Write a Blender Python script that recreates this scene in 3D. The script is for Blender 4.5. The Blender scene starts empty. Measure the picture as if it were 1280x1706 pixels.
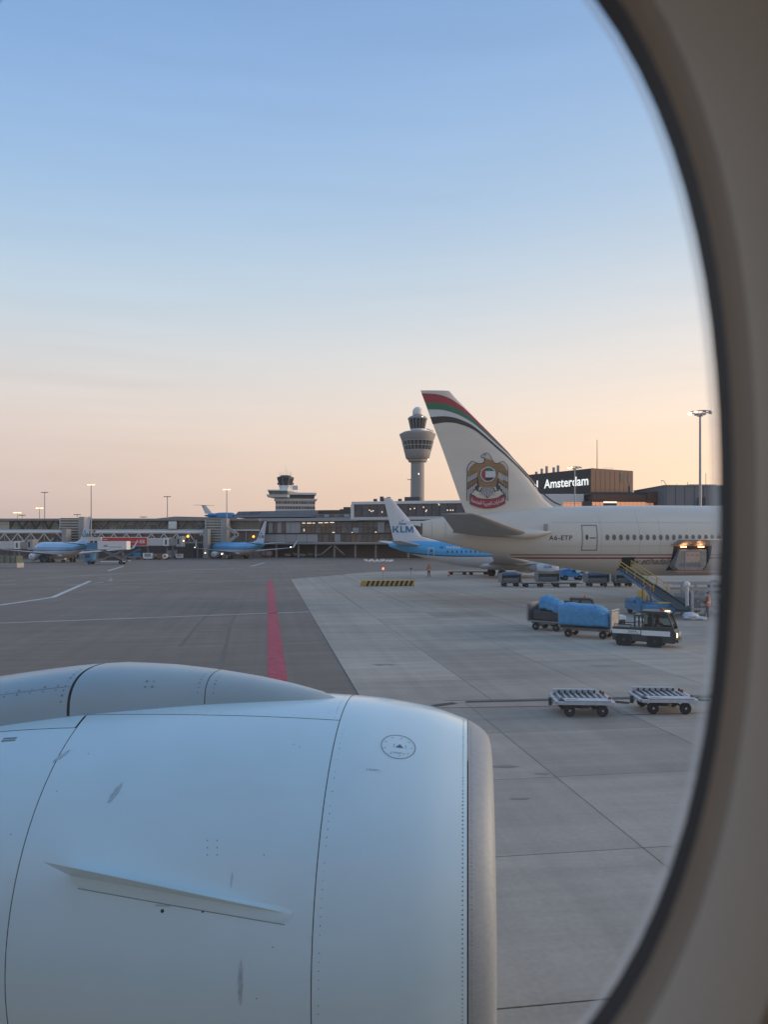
import bpy, math, random
from mathutils import Vector
R = math.radians
random.seed(11)
sc = bpy.context.scene
col = sc.collection

# ------------------------------------------------------------------ camera, sky, sun, exposure
FPX = 1282.0            # focal length in photo pixels
EYE = 5.0               # eye height above the apron
cd = bpy.data.cameras.new('camera'); cam = bpy.data.objects.new('camera', cd); col.objects.link(cam)
cam.location = (0, 0, EYE); cam.rotation_euler = (R(90), 0, 0)
cd.sensor_fit = 'HORIZONTAL'; cd.sensor_width = 36; cd.lens = 36 * FPX / 1280
cd.shift_y = 52 / 1280; cd.clip_start = .01; cd.clip_end = 4000
cd.dof.use_dof = True; cd.dof.focus_distance = 60; cd.dof.aperture_fstop = 12.0
sc.camera = cam
SUN_AZ, SUN_EL = R(78), R(2.5)      # azimuth to the right of the view direction
w = bpy.data.worlds.new('World'); sc.world = w; w.use_nodes = True
nt = w.node_tree; N = nt.nodes; K = nt.links; N.clear()
def nd(t, **kw):
    n = N.new(t)
    for a, b in kw.items(): setattr(n, a, b)
    return n
def mth(op, a, b=None, clamp=False):
    n = nd('ShaderNodeMath', operation=op, use_clamp=clamp)
    for i, x in enumerate((a, b)):
        if x is None: continue
        if isinstance(x, (int, float)): n.inputs[i].default_value = x
        else: K.new(x, n.inputs[i])
    return n.outputs[0]
def ramp(fac, pts):
    n = nd('ShaderNodeValToRGB'); r = n.color_ramp; r.interpolation = 'B_SPLINE'
    for i, (p, c) in enumerate(pts):
        e = r.elements[i] if i < 2 else r.elements.new(p)
        e.position = p; e.color = (*c, 1)
    K.new(fac, n.inputs[0]); return n.outputs[0]
tc = nd('ShaderNodeTexCoord'); nrm = nd('ShaderNodeVectorMath', operation='NORMALIZE'); K.new(tc.outputs['Generated'], nrm.inputs[0])
sp = nd('ShaderNodeSeparateXYZ'); K.new(nrm.outputs[0], sp.inputs[0])
z = mth('MAXIMUM', sp.outputs[2], 0.0)
cool = ramp(z, [(0, (.45, .40, .41)), (.05, (.57, .47, .475)), (.12, (.715, .595, .565)), (.19, (.70, .66, .65)), (.27, (.54, .665, .76)), (.38, (.36, .56, .80)), (.54, (.20, .385, .76)), (1, (.13, .26, .45))])
warm = ramp(z, [(0, (.84, .59, .43)), (.06, (.98, .70, .50)), (.13, (.99, .78, .61)), (.20, (.89, .80, .73)), (.29, (.68, .735, .785)), (.40, (.455, .615, .80)), (.57, (.26, .44, .76)), (1, (.14, .26, .45))])
dot = nd('ShaderNodeVectorMath', operation='DOT_PRODUCT'); K.new(nrm.outputs[0], dot.inputs[0]); dot.inputs[1].default_value = (math.sin(SUN_AZ), math.cos(SUN_AZ), 0)
fac = mth('MULTIPLY', mth('ADD', dot.outputs['Value'], .45), 1.05, True)
mx = nd('ShaderNodeMix', data_type='RGBA'); K.new(fac, mx.inputs[0]); K.new(cool, mx.inputs[6]); K.new(warm, mx.inputs[7])
# brighter afterglow around the point where the sun is setting
gl = mth('MULTIPLY', mth('POWER', mth('MAXIMUM', dot.outputs['Value'], 0.0), 3.0), mth('POWER', 2.718, mth('MULTIPLY', z, -5.5)))
gs = nd('ShaderNodeVectorMath', operation='SCALE'); gs.inputs[0].default_value = (1.5, .85, .45); K.new(gl, gs.inputs['Scale'])
ga = nd('ShaderNodeVectorMath', operation='ADD'); K.new(mx.outputs[2], ga.inputs[0]); K.new(gs.outputs[0], ga.inputs[1])
# thin cirrus streaks
mp = nd('ShaderNodeMapping'); mp.inputs['Scale'].default_value = (1.2, 1.2, 18); mp.inputs['Rotation'].default_value = (0, R(4), 0)
K.new(nrm.outputs[0], mp.inputs[0]); ns = nd('ShaderNodeTexNoise'); ns.inputs['Scale'].default_value = 2.2; ns.inputs['Detail'].default_value = 5
K.new(mp.outputs[0], ns.inputs['Vector'])
n2 = nd('ShaderNodeTexNoise'); n2.inputs['Scale'].default_value = 3.1; n2.inputs['Detail'].default_value = 3; K.new(nrm.outputs[0], n2.inputs['Vector'])
st = mth('ADD', mth('MULTIPLY', mth('MULTIPLY', mth('SUBTRACT', ns.outputs[0], .5), mth('SUBTRACT', n2.outputs[0], .32, True)), .5), 1.0)
sv = nd('ShaderNodeVectorMath', operation='SCALE'); K.new(ga.outputs[0], sv.inputs[0]); K.new(mth('MULTIPLY', st, 9.0), sv.inputs['Scale'])
sky = nd('ShaderNodeTexSky', sky_type='NISHITA'); sky.sun_disc = False; sky.sun_elevation = SUN_EL; sky.sun_rotation = SUN_AZ; sky.air_density = 1.2; sky.dust_density = 1.0
ad = nd('ShaderNodeMix', data_type='RGBA', blend_type='ADD'); ad.inputs[0].default_value = .10
K.new(sv.outputs[0], ad.inputs[6]); K.new(sky.outputs[0], ad.inputs[7])
bg = nd('ShaderNodeBackground'); bg.inputs[1].default_value = .1; K.new(ad.outputs[2], bg.inputs[0])
wo = nd('ShaderNodeOutputWorld'); K.new(bg.outputs[0], wo.inputs[0])
sl = bpy.data.lights.new('sun', 'SUN'); sl.energy = 2.0; sl.angle = R(25); sl.color = (1, .74, .52)
so = bpy.data.objects.new('sun', sl); col.objects.link(so)
sd = Vector((math.sin(SUN_AZ) * math.cos(SUN_EL), math.cos(SUN_AZ) * math.cos(SUN_EL), math.sin(SUN_EL + R(4.5))))
so.rotation_euler = sd.to_track_quat('Z', 'Y').to_euler()
sc.view_settings.view_transform = 'Standard'; sc.view_settings.look = 'None'; sc.view_settings.exposure = .16; sc.view_settings.gamma = 1
sc.render.engine = 'CYCLES'; sc.cycles.use_denoising = True; sc.cycles.max_bounces = 6; sc.cycles.transparent_max_bounces = 12
sc.cycles.sample_clamp_indirect = 4; sc.cycles.caustics_reflective = False; sc.cycles.caustics_refractive = False

# ------------------------------------------------------------------ helpers
def P(px, py, Y): return Vector(((px - 640) / FPX * Y, Y, EYE + (905 - py) / FPX * Y))
def G(px, py):
    Y = EYE * FPX / (py - 905); return Vector(((px - 640) / FPX * Y, Y, 0))

MATS = {}
def mat(key, c=(.5, .5, .5), rough=.5, metal=0, spec=.5, ns=3.0, na=.12, emit=0, ecol=None, coat=0, bump=0, bs=40, streak=None, rand=0):
    """plain procedural paint: base colour broken up by noise, optional bump, emission, per-object tint"""
    if key in MATS: return MATS[key]
    m = bpy.data.materials.new(key); m.use_nodes = True; MATS[key] = m
    t = m.node_tree; b = t.nodes['Principled BSDF']
    b.inputs['Roughness'].default_value = rough; b.inputs['Metallic'].default_value = metal
    b.inputs['Specular IOR Level'].default_value = spec; b.inputs['Coat Weight'].default_value = coat; b.inputs['Coat Roughness'].default_value = .12
    co = t.nodes.new('ShaderNodeTexCoord'); mpn = t.nodes.new('ShaderNodeMapping'); t.links.new(co.outputs['Object'], mpn.inputs[0])
    if streak: mpn.inputs['Scale'].default_value = streak
    n = t.nodes.new('ShaderNodeTexNoise'); n.inputs['Scale'].default_value = ns; n.inputs['Detail'].default_value = 6; n.inputs['Roughness'].default_value = .62
    t.links.new(mpn.outputs[0], n.inputs['Vector'])
    mr = t.nodes.new('ShaderNodeMapRange'); mr.inputs[1].default_value = .25; mr.inputs[2].default_value = .75; mr.inputs[3].default_value = 1 - na; mr.inputs[4].default_value = 1 + na
    t.links.new(n.outputs[0], mr.inputs[0]); val = mr.outputs[0]
    if rand:
        oi = t.nodes.new('ShaderNodeObjectInfo'); m2 = t.nodes.new('ShaderNodeMapRange'); m2.inputs[3].default_value = 1 - rand; m2.inputs[4].default_value = 1 + rand
        t.links.new(oi.outputs['Random'], m2.inputs[0]); mm = t.nodes.new('ShaderNodeMath'); mm.operation = 'MULTIPLY'
        t.links.new(val, mm.inputs[0]); t.links.new(m2.outputs[0], mm.inputs[1]); val = mm.outputs[0]
    vs = t.nodes.new('ShaderNodeVectorMath'); vs.operation = 'SCALE'; vs.inputs[0].default_value = c; t.links.new(val, vs.inputs['Scale'])
    t.links.new(vs.outputs[0], b.inputs['Base Color'])
    if bump:
        n2 = t.nodes.new('ShaderNodeTexNoise'); n2.inputs['Scale'].default_value = bs; n2.inputs['Detail'].default_value = 4; t.links.new(co.outputs['Object'], n2.inputs['Vector'])
        bp = t.nodes.new('ShaderNodeBump'); bp.inputs['Strength'].default_value = bump; bp.inputs['Distance'].default_value = .02
        t.links.new(n2.outputs[0], bp.inputs['Height']); t.links.new(bp.outputs[0], b.inputs['Normal'])
    if emit:
        b.inputs['Emission Color'].default_value = (*(ecol or c), 1); b.inputs['Emission Strength'].default_value = emit
    return m

class MB:
    """collects shapes; build() links them as ONE mesh object"""
    def __init__(s): s.v = []; s.f = []
    def add(s, vs, fs):
        o = len(s.v); s.v += [tuple(x) for x in vs]; s.f += [tuple(i + o for i in f) for f in fs]; return s
    def box(s, c, d, rz=0, top=None):
        x, y, zz = (q / 2 for q in d); tx, ty = (x, y) if top is None else (top[0] / 2, top[1] / 2)
        vs = [(-x, -y, -zz), (x, -y, -zz), (x, y, -zz), (-x, y, -zz), (-tx, -ty, zz), (tx, -ty, zz), (tx, ty, zz), (-tx, ty, zz)]
        cr, sr = math.cos(rz), math.sin(rz)
        vs = [(a * cr - b * sr + c[0], a * sr + b * cr + c[1], e + c[2]) for a, b, e in vs]
        return s.add(vs, [(0, 3, 2, 1), (4, 5, 6, 7), (0, 1, 5, 4), (1, 2, 6, 5), (2, 3, 7, 6), (3, 0, 4, 7)])
    def span(s, x0, x1, y0, y1, z0, z1):
        return s.box(((x0 + x1) / 2, (y0 + y1) / 2, (z0 + z1) / 2), (abs(x1 - x0), abs(y1 - y0), abs(z1 - z0)))
    def bar(s, p, q, w_, h=None):
        h = h or w_; p, q = Vector(p), Vector(q); d = (q - p).normalized()
        up = Vector((0, 0, 1)) if abs(d.z) < .95 else Vector((0, 1, 0))
        a = d.cross(up).normalized() * (w_ / 2); b = a.cross(d).normalized() * (h / 2)
        vs = [p - a - b, p + a - b, p + a + b, p - a + b, q - a - b, q + a - b, q + a + b, q - a + b]
        return s.add(vs, [(0, 3, 2, 1), (4, 5, 6, 7), (0, 1, 5, 4), (1, 2, 6, 5), (2, 3, 7, 6), (3, 0, 4, 7)])
    def cyl(s, p, q, r, r2=None, n=10):
        r2 = r if r2 is None else r2; p, q = Vector(p), Vector(q); d = (q - p).normalized()
        up = Vector((0, 0, 1)) if abs(d.z) < .95 else Vector((1, 0, 0))
        a = d.cross(up).normalized(); b = a.cross(d).normalized()
        vs = []
        for c, rr in ((p, r), (q, r2)):
            for i in range(n):
                t = 2 * math.pi * i / n; vs.append(c + a * (rr * math.cos(t)) + b * (rr * math.sin(t)))
        fs = [(i, i + n, (i + 1) % n + n, (i + 1) % n) for i in range(n)]
        return s.add(vs, fs + [tuple(range(n)), tuple(range(2 * n - 1, n - 1, -1))])
    def tube(s, pts, r, n=6):
        for p, q in zip(pts, pts[1:]): s.cyl(p, q, r, n=n)
        return s
    def loft(s, rings, c0=True, c1=True, closed=True):
        n = len(rings[0]); o = []
        for k in range(len(rings) - 1):
            for i in range(n if closed else n - 1):
                j = (i + 1) % n; o.append((k * n + i, k * n + j, (k + 1) * n + j, (k + 1) * n + i))
        if c0: o.append(tuple(range(n - 1, -1, -1)))
        if c1: o.append(tuple((len(rings) - 1) * n + i for i in range(n)))
        return s.add([p for r in rings for p in r], o)
    def lathe(s, prof, c=(0, 0, 0), ax='z', n=24, c0=True, c1=True):
        rings = []
        for r, h in prof:
            ring = []
            for i in range(n):
                t = 2 * math.pi * i / n; a, b = r * math.cos(t), r * math.sin(t)
                ring.append({'z': (c[0] + a, c[1] + b, c[2] + h), 'x': (c[0] + h, c[1] + a, c[2] + b), 'y': (c[0] + b, c[1] + h, c[2] + a)}[ax])
            rings.append(ring)
        return s.loft(rings, c0, c1)
    def face(s, pts): return s.add(pts, [tuple(range(len(pts)))])
    def prism(s, pts, y0, y1):
        """polygon in x,z pushed from y0 to y1"""
        n = len(pts); vs = [(x, y0, zz) for x, zz in pts] + [(x, y1, zz) for x, zz in pts]
        return s.add(vs, [tuple(range(n)), tuple(range(2 * n - 1, n - 1, -1))] + [(i, i + n, (i + 1) % n + n, (i + 1) % n) for i in range(n)])
    def mesh(s, name='part', smooth=False, m=None):
        me = bpy.data.meshes.new(name); me.from_pydata(s.v, [], s.f); me.update()
        if smooth:
            me.polygons.foreach_set('use_smooth', [True] * len(me.polygons))
            me.set_sharp_from_angle(angle=R(38))
        if m: me.materials.append(m)
        return me
    def build(s, name, m, parent=None, smooth=False, bevel=0, loc=None, rz=0):
        o = link(name, s.mesh(name, smooth, m), parent)
        if loc is not None: o.location = loc
        o.rotation_euler.z = rz
        if bevel:
            b = o.modifiers.new('bevel', 'BEVEL'); b.width = bevel; b.segments = 2; b.limit_method = 'ANGLE'; b.angle_limit = R(40)
        return o
def link(name, me, parent=None, loc=None):
    o = bpy.data.objects.new(name, me); col.objects.link(o)
    if parent: o.parent = parent
    if loc is not None: o.location = loc
    return o
def tag(o, label=None, cat=None, group=None, kind=None):
    if label: o['label'] = label
    if cat: o['category'] = cat
    if group: o['group'] = group
    if kind: o['kind'] = kind
    return o
def thing(name, label, cat, loc=(0, 0, 0), rz=0, group=None):
    o = link(name, None); o.location = loc; o.rotation_euler.z = rz
    return tag(o, label, cat, group)
def copy_tree(o, parent=None):
    c = o.copy(); col.objects.link(c); c.parent = parent
    for ch in list(o.children): copy_tree(ch, c)
    return c
def dup(o, loc, rz, label, group=None):
    c = copy_tree(o); c.location = loc; c.rotation_euler.z = rz; return tag(c, label, group=group)
def struct(name, mb, m, **kw): return tag(mb.build(name, m, **kw), kind='structure')
def piece(name, dims, m, parent, loc, cache={}, rz=0):
    """alike box pieces share one mesh"""
    k = (name, tuple(round(q, 3) for q in dims), m.name)
    if k not in cache: cache[k] = MB().box((0, 0, 0), dims).mesh(name, False, m)
    o = link(name, cache[k], parent, loc); o.rotation_euler.z = rz; return o

TXT = {}
def text_mesh(s, bold=.0, space=1.0):
    """flat outline of a line of text, cap height about .7, left aligned at 0"""
    k = (s, bold, space)
    if k in TXT: return TXT[k]
    cu = bpy.data.curves.new('t', 'FONT'); cu.body = s; cu.offset = bold; cu.space_character = space; cu.resolution_u = 3
    o = bpy.data.objects.new('t', cu); col.objects.link(o); bpy.context.view_layer.update()
    me = bpy.data.meshes.new_from_object(o.evaluated_get(bpy.context.evaluated_depsgraph_get()))
    vs = [(v.co.x, v.co.y) for v in me.vertices]; fs = [tuple(p.vertices) for p in me.polygons]
    bpy.data.objects.remove(o); bpy.data.curves.remove(cu); bpy.data.meshes.remove(me)
    TXT[k] = (vs, fs); return TXT[k]
def text(name, s, m, parent, mapf, width, bold=.0, shear=0, space=1.0, height=None):
    """text stretched to width metres; mapf(u, v) -> point on the surface it is printed on"""
    vs, fs = text_mesh(s, bold, space)
    if not vs: return None
    x0 = min(v[0] for v in vs); x1 = max(v[0] for v in vs); k = width / (x1 - x0); kv = k
    if height: kv = height / max(.01, max(v[1] for v in vs) - min(0, min(v[1] for v in vs)))
    mb = MB(); mb.add([mapf((x - x0) * k + shear * y * kv, y * kv) for x, y in vs], fs)
    return mb.build(name, m, parent)

# common materials
def common():
    mat('white', (.72, .72, .70), .45, ns=1.5, na=.06); mat('offwhite', (.58, .58, .56), .5, ns=2, na=.1)
    mat('grey', (.30, .30, .30), .5); mat('midgrey', (.20, .20, .205), .55); mat('dark', (.055, .053, .052), .55); mat('black', (.012, .012, .013), .6)
    mat('steel', (.42, .43, .44), .38, .7, ns=8, na=.2); mat('galv', (.36, .37, .38), .5, .4, ns=7, na=.22); mat('rubber', (.018, .018, .018), .8)
    mat('klmblue', (.022, .23, .56), .32, coat=.3, ns=1.2, na=.08); mat('blue', (.05, .21, .38), .45, ns=4, na=.15); mat('tarp', (.075, .28, .50), .5, ns=5, na=.22, bump=1.0, bs=3.5)
    mat('yellow', (.62, .40, .05), .5); mat('red', (.45, .03, .03), .5); mat('orange', (.62, .17, .04), .6); mat('brown', (.20, .10, .065), .6)
    mat('concrete_wall', (.36, .35, .33), .75, ns=1.5, na=.12); mat('panelgrey', (.39, .38, .375), .5, ns=.8, na=.1, rand=.08)
    mat('glass', (.08, .082, .08), .08, spec=.6, ns=.7, na=.5, rand=.35); mat('glassgreen', (.13, .145, .115), .14, spec=.6, ns=.6, na=.45, rand=.3)
    mat('glassbrown', (.155, .128, .108), .14, spec=.5, ns=1.1, na=.5, rand=.4); mat('glasswarm', (.088, .068, .05), .2, emit=.02, ecol=(.8, .5, .25), ns=1.3, na=.6, rand=.4)
    mat('lamp_on', (1, .8, .5), .4, emit=3, ecol=(1, .70, .32)); mat('lamp_white', (1, .95, .85), .4, emit=5, ecol=(1, .93, .8)); mat('lamp_orange', (1, .45, .05), .4, emit=2.2, ecol=(1, .42, .04))
    mat('ceil', (1, .85, .65), .4, emit=1.1, ecol=(1, .82, .6)); mat('sunsetglass', (.55, .30, .18), .15, metal=.6, na=.2, emit=.35, ecol=(1, .42, .2))  # sunset orange put into the panes as base colour and emission
    mat('lamp_red', (1, .1, .05), .4, emit=4, ecol=(1, .12, .06)); mat('letters', (1, 1, .95), .4, emit=.75, ecol=(1, .98, .9))
    mat('brownclad', (.165, .080, .052), .6, ns=.6, na=.15, streak=(8, 8, .5)); mat('darkclad', (.03, .03, .031), .45)
    mat('roofmetal', (.25, .245, .24), .5, ns=.5, na=.15)
common()
m_ = MATS
# ------------------------------------------------------------------ ground
def ground_mat(key, base, joints=None, rand=0, dirt=.22):
    m = bpy.data.materials.new(key); m.use_nodes = True; MATS[key] = m; t = m.node_tree; L = t.links.new; nn = t.nodes.new; b = t.nodes['Principled BSDF']
    geo = nn('ShaderNodeNewGeometry'); rot = nn('ShaderNodeMapping'); rot.inputs['Rotation'].default_value = (0, 0, -R(8.46)); L(geo.outputs['Position'], rot.inputs[0])
    def noise(scale, detail, sc_=(1, 1, 1), rough=.6):
        mp2 = nn('ShaderNodeMapping'); mp2.inputs['Scale'].default_value = sc_; L(rot.outputs[0], mp2.inputs[0])
        n = nn('ShaderNodeTexNoise'); n.inputs['Scale'].default_value = scale; n.inputs['Detail'].default_value = detail; n.inputs['Roughness'].default_value = rough; L(mp2.outputs[0], n.inputs['Vector']); return n.outputs[0]
    def mr(v, a, c): 
        q = nn('ShaderNodeMapRange'); q.inputs[1].default_value = .3; q.inputs[2].default_value = .7; q.inputs[3].default_value = a; q.inputs[4].default_value = c; L(v, q.inputs[0]); return q.outputs[0]
    def mul(a, c):
        q = nn('ShaderNodeMath'); q.operation = 'MULTIPLY'; L(a, q.inputs[0])
        if isinstance(c, float): q.inputs[1].default_value = c
        else: L(c, q.inputs[1])
        return q.outputs[0]
    v = mul(mr(noise(.09, 5), 1 - dirt * .6, 1 + dirt * .6), mr(noise(.5, 6, (.25, 2.2, 1)), 1 - dirt * .5, 1 + dirt * .5))
    v = mul(v, mr(noise(.5, 5, (3.0, .06, 1)), 1 - dirt * .35, 1 + dirt * .35))
    v = mul(v, mr(noise(14, 5), .93, 1.07)); v = mul(v, mr(noise(160, 2), .93, 1.07))
    st = nn('ShaderNodeMapRange'); st.inputs[1].default_value = .66; st.inputs[2].default_value = .76; st.inputs[3].default_value = 1; st.inputs[4].default_value = .62; L(noise(.42, 7, (.5, 1.4, 1)), st.inputs[0]); v = mul(v, st.outputs[0])
    if rand:
        oi = nn('ShaderNodeObjectInfo'); q = nn('ShaderNodeMapRange'); q.inputs[3].default_value = 1 - rand; q.inputs[4].default_value = 1 + rand; L(oi.outputs['Random'], q.inputs[0]); v = mul(v, q.outputs[0])
    if joints:
        sx = nn('ShaderNodeSeparateXYZ'); L(rot.outputs[0], sx.inputs[0])
        for ax, off, pitch in joints:
            a = nn('ShaderNodeMath'); a.operation = 'SUBTRACT'; L(sx.outputs[ax], a.inputs[0]); a.inputs[1].default_value = off
            p = nn('ShaderNodeMath'); p.operation = 'PINGPONG'; L(a.outputs[0], p.inputs[0]); p.inputs[1].default_value = pitch / 2
            s = nn('ShaderNodeMapRange'); s.inputs[1].default_value = .02; s.inputs[2].default_value = .035; s.inputs[3].default_value = .25; s.inputs[4].default_value = 1; L(p.outputs[0], s.inputs[0]); v = mul(v, s.outputs[0])
    vs = nn('ShaderNodeVectorMath'); vs.operation = 'SCALE'; vs.inputs[0].default_value = base; L(v, vs.inputs['Scale']); L(vs.outputs[0], b.inputs['Base Color'])
    b.inputs['Roughness'].default_value = .82; b.inputs['Specular IOR Level'].default_value = .3
    bp = nn('ShaderNodeBump'); bp.inputs['Strength'].default_value = .25; bp.inputs['Distance'].default_value = .01; L(noise(60, 4), bp.inputs['Height']); L(bp.outputs[0], b.inputs['Normal'])
    return m
ground_mat('asphalt', (.210, .168, .134), dirt=.26)
ground_mat('concrete', (.40, .338, .272), [(0, 2.9, 4.1), (1, .23, 3.87)], dirt=.25)
ground_mat('slab', (.40, .338, .272), rand=.14, dirt=.27)
mat('paint_white', (.55, .54, .52), .7, ns=1.2, na=.3); mat('paint_red', (.44, .035, .07), .7, ns=2.6, na=.5); mat('paint_thinred', (.22, .06, .06), .7, ns=1.0, na=.4)
mat('drain', (.035, .034, .034), .7)

struct('ground', MB().face([(-1500, -600, 0), (1500, -600, 0), (1500, 2500, 0), (-1500, 2500, 0)]), m_['asphalt'])
GR = R(8.46); cg, sg = math.cos(GR), math.sin(GR)
def toba(v): return (v[0] * cg + v[1] * sg, -v[0] * sg + v[1] * cg)      # world -> (b, a) along the slab grid
edge = [(-45, -60), (-45, 11.84), (2.9, 11.84), (2.9, 108)] + [toba(v) for v in (G(620, 953), G(760, 950.5), (120, 146, 0))] + [(160, -60)]
apron = struct('concrete_apron', MB().add([(b, a, .006) for b, a in edge], [tuple(range(len(edge)))][::1]), m_['concrete'], rz=GR)
apron.data.flip_normals() if apron.data.polygons[0].normal.z < 0 else None
def in_view(b, a, marg=220):
    X, Y = b * cg - a * sg, b * sg + a * cg
    if Y < 5: return False
    px = 640 + FPX * X / Y; py = 905 + FPX * 5 / Y
    return -marg < px < 1200 + marg and py < 1900
for k in range(1, 15):
    a0, a1 = .23 + 3.87 * k, .23 + 3.87 * (k + 1)
    bl = [-11.35, -7, -2.65, 1.7, 6.05] + [6.05 + 4.35 * i for i in range(1, 9)] if k < 3 else [2.9, 6.05] + [6.05 + 4.35 * i for i in range(1, 9)] if k < 6 else [2.9 + 4.1 * i for i in range(0, 11)]
    for b0, b1 in zip(bl, bl[1:]):
        if not in_view((b0 + b1) / 2, (a0 + a1) / 2): continue
        piece('slab', (b1 - b0 - .026, a1 - a0 - .026, .010), m_['slab'], apron, ((b0 + b1) / 2, (a0 + a1) / 2, .0121 + random.uniform(-.001, .002)))
def strip(name, pts, wd, m, zz, parent=None):
    """painted line along ground points"""
    mb = MB(); ps = [Vector((p[0], p[1], 0)) for p in pts]; lo, hi = [], []
    for i, p in enumerate(ps):
        d = (ps[min(i + 1, len(ps) - 1)] - ps[max(i - 1, 0)]).normalized(); n = Vector((-d.y, d.x, 0)) * wd / 2
        lo.append((*(p + n).xy, zz)); hi.append((*(p - n).xy, zz))
    for i in range(len(ps) - 1): mb.face([lo[i], hi[i], hi[i + 1], lo[i + 1]])
    o = mb.build(name, m, parent)
    if o.data.polygons[0].normal.z < 0: o.data.flip_normals()
    return tag(o, kind='structure')
strip('red_stand_line', [G(450, 966), G(463, 1137), G(490, 1420)], .72, m_['paint_red'], .004)
for pts, wd in (([(-60, 33), G(0, 1038), G(515, 1019)], .24), ([G(-60, 1016), G(0, 1008), G(88, 995), G(150, 968)], .5), ([G(75, 962.5), G(210, 955), G(330, 949), G(560, 941)], .35),
                ([G(180, 951), G(206, 943)], .5), ([G(418, 943.5), G(441, 937.5)], .5), ([G(150, 974), G(330, 969), G(484, 964)], .14), ([G(0, 974), G(28, 973.5)], .3)):
    strip('white_line', pts, wd, m_['paint_white'], .004)
for k in range(9):
    t0, t1 = R(-35 + k * 24), R(-35 + k * 24 + 14); c = G(78, 970)
    strip('dashed_arc', [(c.x + 7 * math.cos(t0 + (t1 - t0) * i / 4), c.y + 13 * math.sin(t0 + (t1 - t0) * i / 4)) for i in range(5)], .22, m_['paint_white'], .004)
strip('slot_drain', [G(777, 1170), G(960, 1166), G(1300, 1160)], .26, m_['drain'], .0225)
strip('slot_drain', [G(722, 1177), G(758, 1172)], .3, m_['drain'], .0225)
strip('red_edge_line', [G(690, 1181), G(930, 1177), G(1010, 1175), G(1040, 1192), G(1300, 1185)], .07, m_['paint_thinred'], .0235)
strip('joint_line', [G(740, 1168), G(1300, 1157)], .05, m_['drain'], .0222)

mat('oil', (.24, .205, .17), .6, ns=3, na=.25); mat('tyre_rub', (.15, .12, .10), .8, ns=2, na=.3)
for i, (px, py, w_, h_) in enumerate(((842, 1278, .32, .10), (868, 1332, .22, .07), (640, 1108, .5, .3), (905, 1290, .2, .06), (1010, 1110, .6, .3))):
    v = G(px, py); rnd = random.Random(i); tag(MB().face([(v.x + w_ * rnd.uniform(.6, 1.2) * math.cos(k * math.pi / 9), v.y + h_ * rnd.uniform(.6, 1.2) * math.sin(k * math.pi / 9), .0228) for k in range(18)]).build('oil_stain', m_['oil']), kind='structure')
strip('tyre_mark', [G(366, 1120), G(378, 1070), G(384, 1040), G(404, 1005)], .22, m_['tyre_rub'], .0035); strip('tyre_mark', [G(300, 1078), G(330, 1040), G(372, 1000)], .2, m_['tyre_rub'], .0035)

# ------------------------------------------------------------------ the airliner we sit in: cabin wall, window, engine
TH = R(6.2); D, ZC = 6.8, 1.92
own = thing('airliner', 'airliner we look out of, pale engine cowling below and oval cabin window around the view', 'airliner', (0, 0, 0), -TH)
mat('cowl', (.66, .83, .86), .30, ns=1.4, na=.04, coat=.5, bump=.10, bs=1.3); mat('pylon_paint', (.34, .43, .455), .42, ns=1.2, na=.06, coat=.15)
mat('lip', (.30, .34, .36), .6, .25, ns=6, na=.1, streak=(1, 6, 6)); mat('seam', (.03, .032, .035), .8); mat('rivet', (.17, .20, .21), .6); mat('stain', (.46, .56, .59), .6, ns=20, na=.3); mat('print', (.14, .15, .17), .6)
prof = [(.205, 1.285), (.195, 1.335), (.15, 1.40), (.075, 1.455), (0, 1.495), (-.3, 1.595), (-.7, 1.665), (-1.05, 1.695), (-2, 1.715), (-3.25, 1.685), (-4.2, 1.59), (-5.2, 1.43), (-6.2, 1.2)]
def RN(x):
    if x >= prof[0][0]: return prof[0][1]
    for i, ((a, ra), (b, rb)) in enumerate(zip(prof, prof[1:])):
        if b <= x <= a:
            pa = prof[max(i - 1, 0)]; pb = prof[min(i + 2, len(prof) - 1)]; t = (a - x) / (a - b); h = a - b
            ma = (rb - pa[1]) / max(1e-6, pa[0] - b) * h; mb_ = (pb[1] - ra) / max(1e-6, a - pb[0]) * h
            return (2*t**3 - 3*t*t + 1) * ra + (t**3 - 2*t*t + t) * ma + (-2*t**3 + 3*t*t) * rb + (t**3 - t*t) * mb_
    return prof[-1][1]
def NP(x, phi, off=0):
    r = RN(x) + off; return (x, D - r * math.sin(phi), ZC + r * math.cos(phi))
def on_cowl(px, py):
    """where a sight line meets the cowling: station along the axis and angle from the crown"""
    X, Z = (px - 640) / FPX, (905 - py) / FPX
    d = (X * math.cos(TH) - math.sin(TH), X * math.sin(TH) + math.cos(TH), Z); t = 3.0; best = (9, 0)
    while t < 8.5:
        x, y, zz = d[0] * t, d[1] * t, EYE + d[2] * t; g = math.hypot(y - D, zz - ZC) - RN(x)
        if g < best[0]: best = (g, t)
        if g < 0: return x, math.atan2(D - y, zz - ZC)
        t += .004
    t = best[1]; return d[0] * t, math.atan2(D - d[1] * t, EYE + d[2] * t - ZC)
def patch(x0, x1, p0, p1, off=0, nx=14, npn=40):
    return MB().loft([[NP(x0 + (x1 - x0) * i / nx, p0 + (p1 - p0) * j / npn, off) for j in range(npn + 1)] for i in range(nx + 1)], False, False, False)
HP = R(17.5); g_ = .0036
nac = patch(-.005, -6.1, -math.pi, math.pi, -.014, 30, 72).build('nacelle', m_['seam'], own, True)
patch(-.004, -1.05 + g_, -math.pi, math.pi, 0, 16, 96).build('inlet_cowl', m_['cowl'], nac, True)
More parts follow.
